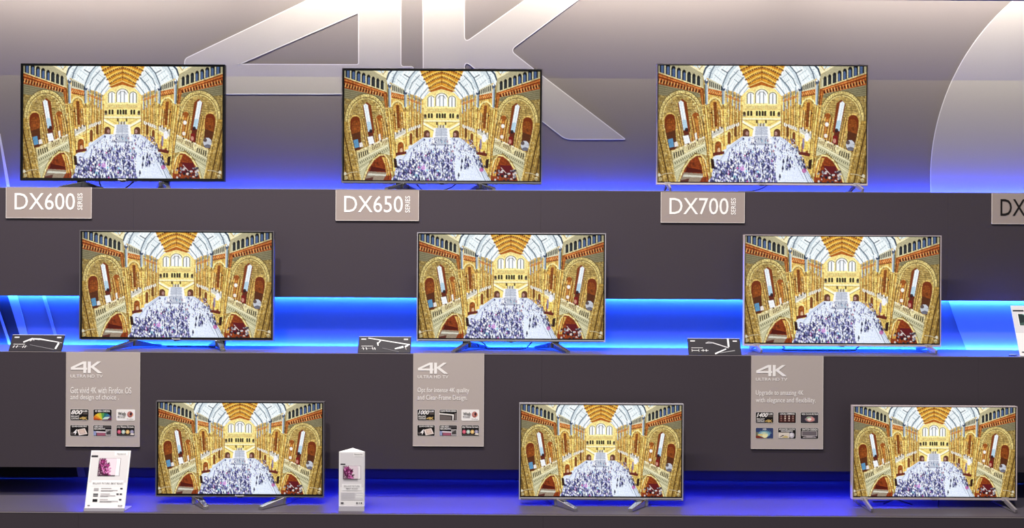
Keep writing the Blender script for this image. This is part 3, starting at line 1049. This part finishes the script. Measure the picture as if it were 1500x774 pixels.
G = 'televisions on the stepped display stand'
cab_a = lambda a, b, z: [[(a, .05, z), (a + .025, .06, z * .5), (a + .045, .07, .004), (b - .06, .07, .004), (b - .02, .06, z * .5), (b, .05, z)]]
television((30.3, 329.2, 94, 265.4), YT1, Z1, (3.5, 3.2, 4.2), 'black', 'out',
           'large television with a glossy black frame above the DX600 sign', G,
           [[(-.17, .05, .06), (-.15, .05, .02), (-.1, .08, .005), (-.02, .06, .012), (.05, .05, .06)]])
television((500.8, 793.9, 100.8, 269.1), YT1, Z1, (3.3, 3.4, 4.6), 'gunmetal', 'out',
           'large television with a metallic frame above the DX650 sign', G,
           [[(-.16, .05, .05), (-.13, .05, .02), (-.09, .08, .004)], [(.09, .05, .06), (.05, .06, .03), (-.04, .08, .005)]], 'chrome')
television((962, 1271, 94.4, 271.2), YT1, Z1, (2.2, 2.2, 4.2), 'silver', 'vee',
           'large television with a thin silver frame above the DX700 sign', G,
           [[(.06, .05, .06), (.0, .06, .03), (-.08, .02, .012), (-.16, -.06, .005)]], 'bar', .58)
television((116.6, 401, 338, 498.8), YT2, Z2, (3.5, 3.0, 4.4), 'gunmetal', 'out',
           'medium television with a dark frame below the DX600 sign', G,
           [[(-.1, .10, .005), (0, .11, .004), (.19, .10, .005)]])
television((610.6, 887, 341.2, 500.9), YT2, Z2, (3.2, 3.2, 4.8), 'steel', 'out',
           'medium television with a bright steel frame below the DX650 sign', G, cab_a(-.175, .125, .05), 'chrome')
television((1089.4, 1378.2, 344.6, 507.6), YT2, Z2, (2.4, 2.4, 4.8), 'silver', 'vee',
           'medium television with a thin silver frame below the DX700 sign', G, cab_a(-.34, .13, .04), 'bar', .50)
television((228.4, 474.8, 588.2, 728.3), YT3, Z3, (3.4, 2.8, 4.2), 'gunmetal', 'in',
           'small television with a dark frame between a white flyer and a folded leaflet', G,
           [[(-.26, .05, .09), (-.24, .09, .03), (-.27, .16, .005)]])
television((760.4, 1000.8, 591.4, 732.8), YT3, Z3, (3.0, 2.6, 5.2), 'steel', 'in',
           'small television with a bright steel frame beside the Clear-Frame Design poster', G, (), 'chrome')
television((1248.3, 1489.4, 595, 732.4), YT3, Z3, (2.4, 2.1, 4.4), 'silver', 'vee',
           'small television with a thin silver frame and loose cables under it', G,
           [[(-.37, .05, .09), (-.30, .07, .05), (-.21, .09, .02), (-.10, .10, .03), (.02, .08, .075), (.06, .07, .06), (.05, .05, .02), (.02, .0, .004)],
            [(-.29, .1, .004), (-.2, .11, .006), (-.08, .12, .03), (.1, .12, .036), (.2, .12, .03)],
            [(-.25, .06, .004), (-.19, .05, .03), (-.15, .05, .02), (-.1, .04, .004)]], 'bar', .385)

# =====================================================================
# series signs hung on the upper tier
# =====================================================================
def series_sign(box, word, dark, label):
    x0, x1, y0, y1 = box
    Y = Y1 - .006
    k = Y / FPX
    c = at((x0 + x1) / 2, y1, Y)
    w, h = (x1 - x0) * k, (y1 - y0) * k
    s = empty('series_sign', (c.x, Y, c.z), label, 'sign', 'series signs on the upper tier')
    MB().box(-w / 2, w / 2, 0, .0045, 0, h).build('sign_board', 'seriesboard', s)
    e = .0022
    MB().box(-w / 2, w / 2, -.0004, 0, 0, e).box(w / 2 - e, w / 2, -.0004, 0, e, h).box(-w / 2, -w / 2 + e, -.0004, 0, e, h).build('board_edge', 'signedge', s)
    ink = 'ink' if dark else 'white'
    u = w / 122.0
    z0, z1 = h * .27, h * .81
    if word == 'DX':
        lettering('DX', s, ink, -w / 2 + 12.5 * u, -w / 2 + 49 * u, z0, z1, -.0012, .002)
        return
    lettering(word, s, ink, -w / 2 + 12.5 * u, -w / 2 + 98.5 * u, z0, z1, -.0012, .002)
    lettering('SERIES', s, ink, -w / 2 + 102 * u, -w / 2 + 109 * u, z0, z1, -.0012, .012, vertical=True)


series_sign((8.5, 134, 274.2, 320), 'DX600', False, 'taupe sign reading DX600 SERIES in white')
series_sign((491.5, 613.4, 278.6, 323.6), 'DX650', False, 'taupe sign reading DX650 SERIES in white')
series_sign((967.8, 1090.6, 281.6, 326.6), 'DX700', False, 'taupe sign reading DX700 SERIES in white')
series_sign((1452.6, 1575, 283.6, 328.6), 'DX', True, 'taupe sign with black DX lettering')

# =====================================================================
# feature posters on the middle tier
# =====================================================================
def ring(cx, cz, rx, rz, n=18):
    return [(cx + rx * math.cos(2 * math.pi * i / n), cz + rz * math.sin(2 * math.pi * i / n)) for i in range(n)]


def rect(x0, z0, x1, z1):
    return [(x0, z0), (x1, z0), (x1, z1), (x0, z1)]


def logo(parent, x0, z0, w, mat, y, name='logo'):
    """The 4K mark, w wide, lower left corner at x0, z0."""
    s = w / 648.0
    mp = lambda lp: [(x0 + (x - 270) * s, z0 + (205 - yy) * s) for x, yy in lp]
    sheet(name, [mp(round_loop(FOUR, FOUR_R, 2)), mp(HOLE)], 0, mat, parent, y)
    sheet(name, [mp(round_loop(KAY, KAY_R, 2))], 0, mat, parent, y)


def icon(parent, x, z, w, h, kind, arg=None):
    """One feature badge, lower left corner at x, z."""
    bg = {'web': 'white'}.get(kind, 'ink')
    r = h * .1
    lp = round_loop(rect(x, z, x + w, z + h), r, 3)
    o = sheet('feature_icon', [lp], .0006, bg, parent, -.0008)
    e = .0013
    rim('icon_edge', [round_loop(rect(x - e, z - e, x + w + e, z + h + e), r, 3)], e, 'white', o, -.0009)
    X = lambda u: x + w * u
    Zf = lambda v: z + h * v
    y = -.0012
    Rc = lambda a, b, c, d, col: (rect(X(a), Zf(b), X(c), Zf(d)), col)
    P = lambda pts, col: ([(X(a), Zf(b)) for a, b in pts], col)
    D = lambda a, b, ra, rb, col: (ring(X(a), Zf(b), w * ra, h * rb), col)
    T = lambda s, a, b, c, d, m='white', wt=.02, sh=0.0: lettering(s, o, m, X(a), X(c), Zf(b), Zf(d), -.003, wt, 'icon_text', sh)
    art = []
    if kind == 'bmr':
        T(arg, .05, .54, .68, .94, 'white', .03, .3)
        T('Hz BMR', .70, .76, .95, .92)
        art = [Rc(.70, .54, .95, .70, (92, 82, 78))]
        T('BRILLIANT', .06, .30, .50, .44); T('CONTRAST', .06, .10, .50, .24)
        logo(o, X(.52), Zf(.06), w * .42, 'gold', -.003, 'icon_mark')
    elif kind == 'rainbow':
        T('4K HEXA CHROMA', .10, .76, .92, .94)
        cols = [(196, 84, 34), (226, 140, 40), (240, 200, 60), (196, 206, 70), (96, 160, 76), (40, 120, 110), (60, 120, 160), (96, 80, 130), (110, 56, 76)]
        for k, c in enumerate(cols):
            a0, a1 = math.radians(172 - k * 18.5), math.radians(172 - (k + 1) * 18.5)
            cx, cz = .5, -.05
            rr = .62
            art.append(P([(cx, max(cz, .03)), (max(.01, cx + .56 * math.cos(a0)), max(.03, min(.68, cz + rr * 1.25 * math.sin(a0)))),
                          (min(.99, cx + .56 * math.cos(a1)), max(.03, min(.68, cz + rr * 1.25 * math.sin(a1))))], c))
        art.append(P([(.48, .08), (.62, .30), (.92, .34), (.80, .10)], (206, 230, 220)))
    elif kind == 'web':
        T('Web', .08, .48, .52, .78, 'ink', .02); T('Browser', .08, .28, .50, .42, 'ink', .02)
        T('Firefox', .58, .08, .94, .20, 'greyink', .0)
        art = [D(.74, .56, .155, .28, (176, 96, 92)), D(.72, .60, .11, .20, (196, 130, 122)), D(.79, .60, .06, .15, (56, 40, 48)),
               P([(.82, .34), (.92, .50), (.90, .70), (.86, .52)], (232, 150, 110))]
    elif kind == 'quad':
        T('QUAD-CORE PRO', .10, .80, .92, .96)
        art = [P([(.38, .58), (.80, .72), (.95, .20), (.48, .05)], (240, 226, 218)), P([(.47, .54), (.77, .63), (.85, .25), (.54, .16)], (206, 184, 172)),
               P([(.51, .49), (.73, .56), (.79, .29), (.57, .22)], (222, 198, 184)), Rc(.05, .12, .20, .34, (92, 84, 84))]
        T('4', .18, .14, .38, .62, 'white', .03, .3)
    elif kind == 'usb':
        T('USB HDD', .06, .80, .54, .95); T('RECORDING', .06, .60, .66, .75)
        art = [Rc(.56, .76, .97, .97, (74, 70, 70)), Rc(.02, .05, .16, .46, (150, 160, 196)), P([(.16, .32), (.68, .30), (.68, .42), (.16, .46)], (226, 214, 222)),
               Rc(.20, .05, .66, .30, (160, 88, 110)), Rc(.68, .06, .98, .62, (206, 200, 200)), Rc(.71, .14, .96, .58, (70, 66, 66)),
               P([(.71, .58), (.96, .58), (.71, .34)], (150, 146, 146))]
    elif kind == 'home':
        T('my Home Screen', .05, .72, .95, .96)
        art = [Rc(.0, .06, 1, .14, (96, 90, 84))]
        for k, c in enumerate([(200, 90, 112), (190, 206, 194), (232, 190, 120), (150, 146, 170)]):
            u = .15 + k * .235
            art += [D(u, .40, .105, .19, c), D(u, .41, .045, .08, tuple(min(255, v + 40) for v in c))]
        art += [P([(.76, .14), (.80, .30), (.98, .26), (.96, .10)], (232, 222, 206))]
    elif kind == 'frame':
        T('CLEAR-FRAME DESIGN', .05, .80, .95, .96)
        art = [P([(.02, .03), (.02, .52), (.68, .36), (.68, .03)], (110, 100, 98)), P([(.0, .56), (.0, .68), (.82, .56), (.82, .44)], (240, 234, 230)),
               P([(.74, .44), (.82, .50), (.80, .0), (.74, .0)], (246, 240, 236)), P([(.86, .04), (.86, .66), (.98, .70), (.98, .04)], (116, 106, 104))]
    elif kind == 'dim':
        T('LOCAL DIMMING', .10, .78, .92, .95)
        art = [Rc(.06, .06, .94, .74, (70, 34, 32))]
        for i in range(4):
            for j in range(3):
                b = [.35, 1, 1, .5][i] * [.55, 1, .8][j]
                art.append(D(.17 + i * .22, .24 + j * .2, .045, .075, (int(120 + 130 * b), int(70 + 160 * b), int(64 + 150 * b))))
    elif kind == 'wide':
        T('WIDE COLOUR SPECTRUM', .04, .76, .96, .93)
        art = [Rc(.03, .08, .97, .68, (58, 52, 62)), P([(.22, .38), (.38, .62), (.62, .66), (.80, .44), (.80, .22), (.5, .10), (.30, .22)], (150, 130, 128)),
               D(.55, .36, .22, .22, (220, 150, 144)), D(.46, .48, .13, .12, (150, 176, 150)), D(.50, .36, .11, .13, (246, 232, 226))]
    elif kind == 'hdr':
        art = [Rc(.02, .03, .98, .97, (50, 66, 112)), P([(.02, .03), (.6, .03), (.55, .5), (.02, .6)], (120, 120, 96)), P([(.02, .03), (.45, .03), (.35, .22), (.02, .28)], (128, 52, 40)),
               D(.48, .42, .34, .30, (120, 170, 190)), D(.48, .38, .24, .24, (206, 224, 196)), D(.52, .28, .16, .22, (246, 240, 180)), D(.26, .34, .14, .1, (236, 214, 140))]
        for k in range(10):
            a = math.radians(10 + k * 17)
            art.append(P([(.47, .40), (.50 + .40 * math.cos(a), .42 + .42 * math.sin(a)), (.53 + .38 * math.cos(a + .12), .42 + .40 * math.sin(a + .12))], (150, 200, 214)))
        T('HDR', .40, .80, .60, .95)
    elif kind == 'colour':
        T('ADVANCED COLOUR', .04, .80, .94, .95); T('PROCESSING', .16, .64, .82, .77)
        art = [Rc(.02, .05, .64, .58, (226, 216, 204)), P([(.06, .14), (.26, .34), (.36, .30), (.14, .16)], (70, 60, 50)), P([(.2, .10), (.42, .30), (.60, .16), (.5, .08)], (206, 186, 120)),
               D(.77, .32, .15, .27, (196, 190, 196)), D(.75, .37, .09, .16, (232, 228, 232))]
    elif kind == 'switch':
        T('SWITCH DESIGN', .08, .76, .94, .95)
        art = [P([(.06, .26), (.06, .70), (.94, .70), (.94, .26)], (206, 198, 198)), P([(.09, .30), (.09, .67), (.91, .67), (.91, .30)], (112, 104, 108)),
               P([(.12, .14), (.30, .26), (.72, .26), (.88, .14), (.88, .08), (.12, .08)], (170, 162, 164)), P([(.2, .14), (.3, .22), (.34, .16)], (40, 34, 36)), P([(.8, .14), (.7, .22), (.66, .16)], (40, 34, 36))]
    if art:
        colour_mesh('icon_artwork', art, o, y)


def poster(box, l1, l2, w1, w2, icons, label):
    x0, x1, y0, y1 = box
    Y = Y2 - .006
    k = Y / FPX
    c = at((x0 + x1) / 2, y1, Y)
    w, h = (x1 - x0) * k, (y1 - y0) * k
    s = empty('feature_poster', (c.x, Y, c.z), label, 'poster', 'feature posters on the middle tier')
    MB().box(-w / 2, w / 2, 0, .005, 0, h).build('poster_board', 'sign', s)
    e = .0018
    MB().box(-w / 2, w / 2, -.0004, 0, 0, e).box(w / 2 - e, w / 2, -.0004, 0, e, h).build('board_edge', 'signedge', s)
    X = lambda u: -w / 2 + w * u / 540.0
    Zf = lambda v: h - h * v / 710.0
    logo(s, X(36), Zf(156), X(266) - X(36), 'white', -.0012)
    lettering('ULTRA HD TV', s, 'white', X(34), X(268), Zf(191), Zf(168), -.0012, .004)
    lettering(l1, s, 'white', X(34), X(w1), Zf(310), Zf(262), -.0012, .004)
    lettering(l2, s, 'white', X(34), X(w2), Zf(367), Zf(318), -.0012, .004)
    for i, ic in enumerate(icons):
        cx, cz = i % 3, i // 3
        a = ic.split(':')
        icon(s, X(34 + cx * 168.5), Zf(512 + cz * 119), w * 133 / 540, h * 82 / 710, a[0], a[1] if len(a) > 1 else None)


poster((96, 204.4, 516.6, 654.6), 'Get vivid 4K with Firefox OS', 'and design of choice .', 478, 388,
       ['bmr:800', 'rainbow', 'web', 'quad', 'usb', 'home'], 'taupe poster reading Get vivid 4K with Firefox OS')
poster((604.6, 708.4, 518, 654.2), 'Opt for intense 4K quality', 'and Clear-Frame Design.', 428, 412,
       ['bmr:1000', 'frame', 'web', 'quad', 'usb', 'home'], 'taupe poster reading Opt for intense 4K quality')
poster((1100, 1205.4, 521.6, 658.2), 'Upgrade to amazing 4K', 'with elegance and flexibility.', 392, 484,
       ['bmr:1400', 'dim', 'wide', 'hdr', 'colour', 'switch'], 'taupe poster reading Upgrade to amazing 4K')

# =====================================================================
# black cards leaning on the middle shelf
# =====================================================================
def accessory_card(px, py, strokes, label):
    """Card about 30 x 10 cm leaning back on a wire prop; strokes in card fractions."""
    Y = Y2 + .012
    b = at(px, py, Y)
    w, h = .296, .098
    o = empty('accessory_card', (b.x, Y, Z2), label, 'card', 'black cards on the middle shelf')
    o.rotation_euler = (math.radians(-24), 0, 0)
    MB().box(-w / 2, w / 2, 0, .003, .0015, h).build('card_face', 'card', o)
    MB().box(-w / 2, w / 2, -.0004, .0, h - .0016, h).build('card_edge', 'signedge', o)
    prop = MB().add([(-.05, .003, .05), (.05, .003, .05), (.05, .045, .02), (-.05, .045, .02), (-.05, .006, .05), (.05, .006, .05), (.05, .048, .02), (-.05, .048, .02)],
                    [(0, 1, 2, 3), (4, 7, 6, 5), (0, 4, 5, 1), (1, 5, 6, 2), (2, 6, 7, 3), (3, 7, 4, 0)])
    prop.build('prop', 'card', o)
    X = lambda u: -w / 2 + w * u
    Zf = lambda v: h * (1 - v)
    art = [(rect(X(.01), Zf(.97), X(.99), Zf(.03)), (44, 41, 47))]
    for p, c in strokes:
        art.append(([(X(a), Zf(q)) for a, q in p], c))
    colour_mesh('printed_stand_picture', art, o, -.0006)
    return o, X, Zf


def seg(a, b, w0, w1, c=(226, 224, 226)):
    dx, dy = (b[0] - a[0]) * 3.02, b[1] - a[1]
    L = math.hypot(dx, dy)
    nx, ny = -dy / L, dx / L
    return ([(a[0] + nx * w0 / 3.02, a[1] + ny * w0), (b[0] + nx * w1 / 3.02, b[1] + ny * w1),
             (b[0] - nx * w1 / 3.02, b[1] - ny * w1), (a[0] - nx * w0 / 3.02, a[1] - ny * w0)], c)


TXT = [seg((.06, .58), (.28, .58), .012, .012), seg((.05, .165), (.14, .165), .03, .03), seg((.86, .165), (.94, .165), .035, .035)]
DIM = lambda q: [seg((.06, .72), (.34, .72), .006, .006, (170, 168, 172))] + [seg((a, .66), (a + q, .80), .018, .018) for a in (.09, .15, .27, .31)]
accessory_card(51, 515.4, TXT + DIM(-.02) + [
    seg((.24, .46), (.40, .24), .04, .05), seg((.40, .24), (.44, .36), .05, .02, (170, 168, 172)), seg((.36, .40), (.40, .30), .03, .03, (180, 178, 180)),
    seg((.40, .25), (.54, .28), .03, .05), seg((.52, .26), (.92, .46), .04, .02), seg((.93, .46), (.98, .50), .01, .008),
    seg((.92, .50), (.88, .86), .05, .05, (244, 244, 246)), seg((.38, .62), (.86, .90), .012, .016, (130, 128, 134))],
    'black card with a bent silver stand picture near the striped end of the niche')
accessory_card(562.5, 518, TXT + DIM(.02) + [
    seg((.18, .10), (.98, .49), .025, .03), seg((.42, .24), (.36, .48), .04, .02), seg((.36, .36), (.38, .56), .03, .03, (244, 244, 246)),
    seg((.70, .74), (.86, .62), .03, .06, (244, 244, 246)), seg((.89, .62), (.95, .52), .05, .04, (244, 244, 246)), seg((.90, .66), (.92, .80), .03, .02, (150, 140, 140)),
    seg((.46, .70), (.78, .92), .01, .01, (130, 128, 134))],
    'black card with a straight silver bar picture left of the steel framed television')
accessory_card(1047.5, 519.8, TXT + [seg((.07, .74), (.20, .74), .014, .014), seg((.07, .66), (.07, .82), .012, .012), seg((.20, .66), (.20, .82), .012, .012),
                                    seg((.24, .74), (.38, .74), .012, .012), seg((.28, .67), (.28, .80), .02, .02), seg((.34, .67), (.34, .80), .02, .02)] + [
    seg((.34, .30), (.40, .22), .02, .02, (180, 178, 182)), seg((.34, .30), (.48, .29), .02, .02, (180, 178, 182)), seg((.40, .22), (.50, .28), .016, .016, (180, 178, 182)), seg((.48, .28), (.77, .58), .03, .03, (200, 198, 202)),
    seg((.77, .0), (.77, .52), .05, .05, (236, 236, 240)), seg((.50, .94), (.72, .64), .04, .03, (246, 246, 248)), seg((.60, .88), (.88, .74), .012, .02, (170, 168, 172))],
    'black card with an angular silver stand picture left of the silver framed television')

# =====================================================================
# white flyers
# =====================================================================
def petals(n_w, n_h, seed, hues):
    rng = np.random.default_rng(seed)
    a = np.ones((n_h, n_w, 3)) * np.array([.93, .86, .90])
    yy, xx = np.mgrid[0:n_h, 0:n_w]
    u, v = xx / n_w, yy / n_h
    for k in range(150):
        th = rng.uniform(-.35, 2.0)
        L = .95 * (1 - k / 220) * rng.uniform(.8, 1.05)
        cx, cy = .18, .82
        dx, dy = math.cos(th), -math.sin(th)
        px, py = (u - cx) * 1.5, (v - cy)
        t = px * dx + py * dy
        d = np.abs(-px * dy + py * dx)
        m = (t > L * .25) & (t < L) & (d < .055 * np.sqrt(np.clip(1 - ((t - L * .62) / (L * .4)) ** 2, 0, 1)))
        a[m] = np.array(hues[k % len(hues)]) / 255
    m = (u < .05) | (v > .93)
    a[m] *= .5
    m = (u < .42 - .5 * (1 - v)) & (rng.random(u.shape) < .8)
    a[m] = np.array([.30, .12, .24])
    return a


def flower_grid(name, w, h, parent, x, z, y, hues, seed):
    me = grid_mesh(name, petals(60, 42, seed, hues))
    me.materials.append(M['art'])
    o = link(name, me, parent)
    o.scale = (w, 1, h)
    o.location = (x, y, z)
    return o


PINK = [(84, 24, 62), (166, 54, 128), (206, 110, 176), (60, 18, 44), (220, 150, 200), (136, 36, 100), (70, 20, 52)]
# A4 flyer leaning back on a clear foot
Y = Y3 + .035
b = at(154, 748, Y)
fl = empty('product_flyer', (b.x, Y, Z3), 'white sheet flyer with a pink flower picture standing below the vivid 4K poster', 'flyer', 'white flyers on the shelves')
foot = MB().box(-.106, .106, -.012, .075, 0, .004).box(-.106, .106, -.014, -.008, 0, .016).build('clear_foot', 'acrylic', fl)
fp = MB()
lean = math.radians(13)
W4, H4 = .212, .298
pg = MB().box(-W4 / 2, W4 / 2, 0, .003, 0, H4).build('page', 'paper', fl)
pg.rotation_euler = (-lean, 0, 0)
pg.location = (0, -.006, .014)
X = lambda u: -W4 / 2 + W4 * u
Zf = lambda v: H4 * (1 - v)
colour_mesh('page_print', [(rect(X(.01), Zf(.99), X(.99), Zf(.01)), (246, 244, 244)), (rect(X(.03), Zf(.56), X(.97), Zf(.02)), (226, 223, 224)), (rect(X(.60), Zf(.085), X(.93), Zf(.02)), (250, 248, 248)),
                           (rect(X(.02), Zf(.12), X(.19), Zf(.085)), (60, 58, 62)), (rect(X(.10), Zf(.62), X(.90), Zf(.52)), (250, 249, 249)),
                           (rect(X(.235), Zf(.445), X(.775), Zf(.135)), (120, 112, 118)), (rect(X(.245), Zf(.44), X(.765), Zf(.14)), (252, 246, 250)),
                           (rect(X(.18), Zf(.705), X(.30), Zf(.655)), (176, 174, 176)), (rect(X(.18), Zf(.80), X(.30), Zf(.75)), (60, 62, 66)),
                           (rect(X(.18), Zf(.785), X(.30), Zf(.772)), (170, 170, 172)), (rect(X(.18), Zf(.89), X(.30), Zf(.845)), (26, 26, 30)),
                           ] + [(rect(X(.36), Zf(q + .008), X(.36 + l), Zf(q)), (150, 148, 152)) for q, l in ((.655, .26), (.69, .42), (.70, .30), (.75, .24), (.78, .38), (.79, .2), (.845, .20), (.875, .46), (.885, .30))]
            + [(rect(X(.84), Zf(q + .018), X(.90), Zf(q)), (40, 40, 44)) for q in (.65, .745, .84)] + [(rect(X(.76), Zf(.763), X(.82), Zf(.745)), (40, 40, 44)), (rect(X(.07), Zf(.962), X(.13), Zf(.948)), (60, 60, 64))]
            + [(rect(X(q), Zf(.965), X(q + .03), Zf(.945)), (140, 138, 142)) for q in (.83, .87, .91)], pg, -.0004)
flower_grid('flower_picture', W4 * .44, H4 * .30, pg, X(.45), Zf(.29), -.0032, PINK, 3)
for s_, m_, a in (('Panasonic', 'ink', (.67, .90, .065, .045)), ('BRILLIANT PICTURES. SMART BOARD', 'greyink', (.14, .90, .585, .555)),
                  ):
    lettering(s_, pg, m_, X(a[0]), X(a[1]), Zf(a[2]), Zf(a[3]), -.0034, .01)

# folded three-sided leaflet stand
Y = Y3 + .05
b = at(515, 745, Y)
tw = .137
ls = empty('folded_leaflet', (b.x, Y, Z3), 'narrow white three sided leaflet standing on the lowest shelf', 'flyer', 'white flyers on the shelves')
hz = .322
MB().plan([(-tw / 2, 0), (tw / 2 - .006, .0), (tw / 2, .006), (-.015, .1), (-tw / 2, .006)], .026, hz - .008).build('leaflet_body', 'paper', ls)
MB().plan([(-tw / 2 + .004, .004), (tw / 2 - .006, .004), (-.015, .094)], hz - .008, hz - .0075).build('leaflet_top', 'paper_grey', ls)
MB().plan([(-tw / 2, -.002), (tw / 2, -.002), (-.015, .1)], 0, .026).build('clear_foot', 'acrylic', ls)
X = lambda u: -tw / 2 + tw * u
Zf = lambda v: hz - (hz - .026) * v
colour_mesh('page_print', [(rect(X(.01), Zf(.99), X(.97), Zf(.035)), (246, 244, 244)), (rect(X(.05), Zf(.66), X(.96), Zf(.05)), (228, 225, 228)), (rect(X(.56), Zf(.11), X(.95), Zf(.04)), (250, 248, 248)),
                           (rect(X(.06), Zf(.26), X(.25), Zf(.238)), (44, 42, 46)), (rect(X(.15), Zf(.515), X(.85), Zf(.275)), (120, 112, 118)),
                           (rect(X(.16), Zf(.51), X(.84), Zf(.28)), (252, 246, 250)), (rect(X(.12), Zf(.72), X(.88), Zf(.60)), (250, 249, 250)),
                           (rect(X(.07), Zf(.89), X(.94), Zf(.75)), (222, 220, 224)), (rect(X(.68), Zf(.80), X(.93), Zf(.785)), (250, 250, 250)),
                           (rect(X(.65), Zf(.845), X(.93), Zf(.825)), (250, 250, 250))]
            + [(rect(X(.10), Zf(.77 + k * .024), X(.62), Zf(.764 + k * .024)), (190, 188, 194)) for k in range(5)]
            + [(rect(X(a_), Zf(.955), X(b_), Zf(.93)), (70, 68, 74)) for a_, b_ in ((.08, .19), (.68, .74), (.78, .81), (.85, .91))], ls, -.0004)
flower_grid('flower_picture', tw * .56, .07, ls, X(.45), Zf(.395), -.0034, PINK, 5)
for s_, m_, a in (('Panasonic', 'ink', (.60, .92, .078, .055)), ('BRILLIANT PICTURES.', 'greyink', (.20, .82, .65, .625)), ('SMART BOARD', 'greyink', (.28, .74, .695, .67)),):
    lettering(s_, ls, m_, X(a[0]), X(a[1]), Zf(a[2]), Zf(a[3]), -.0036, .01)

# flyer at the far end of the middle shelf
Y = Y2 + .02
b = at(1493, 521, Y)
f3 = empty('product_flyer', (b.x + W4 / 2, Y, Z2), 'white sheet flyer with a dark green picture in front of the pale disc', 'flyer', 'white flyers on the shelves')
MB().box(-.106, .106, -.012, .09, 0, .004).build('clear_foot', 'acrylic', f3)
pg = MB().box(-W4 / 2, W4 / 2, 0, .003, 0, H4 * .98).build('page', 'paper', f3)
pg.rotation_euler = (-math.radians(18), 0, 0)
pg.location = (0, -.008, .0045)
X = lambda u: -W4 / 2 + W4 * u
Zf = lambda v: H4 * .98 * (1 - v)
colour_mesh('page_print', [(rect(X(.0), Zf(1), X(1), Zf(.0)), (246, 244, 244)), (rect(X(.0), Zf(.55), X(1), Zf(.0)), (224, 222, 226)), (rect(X(.03), Zf(.12), X(.32), Zf(.09)), (30, 30, 34)),
                           (rect(X(.13), Zf(.41), X(.85), Zf(.16)), (248, 248, 248)), (rect(X(.15), Zf(.40), X(.83), Zf(.17)), (40, 54, 54)),
                           ([(X(.25), Zf(.17)), (X(.83), Zf(.17)), (X(.83), Zf(.30)), (X(.50), Zf(.28))], (150, 196, 180)),
                           ([(X(.15), Zf(.36)), (X(.45), Zf(.30)), (X(.83), Zf(.34)), (X(.83), Zf(.40)), (X(.15), Zf(.40))], (70, 96, 88)),
                           (rect(X(.26), Zf(.69), X(.80), Zf(.65)), (90, 90, 96)), (rect(X(.26), Zf(.76), X(.36), Zf(.73)), (150, 150, 154)),
                           (rect(X(.06), Zf(.94), X(.14), Zf(.92)), (60, 60, 64))], pg, -.0004)
q = [at(1478, 519, Y2 + .02), at(1484, 518.6, Y2 + .03), at(1493, 518, Y2 + .05), at(1520, 518, Y2 + .06)]
cb = MB().tube(smooth_path([(v.x - f3.location.x, v.y - f3.location.y, .005) for v in q], 5), .0035, 6).build('cable', 'cable', None, smooth=True)
cb.location = f3.location
tag(cb, 'short black cable end lying beside the green pictured flyer', 'cable')
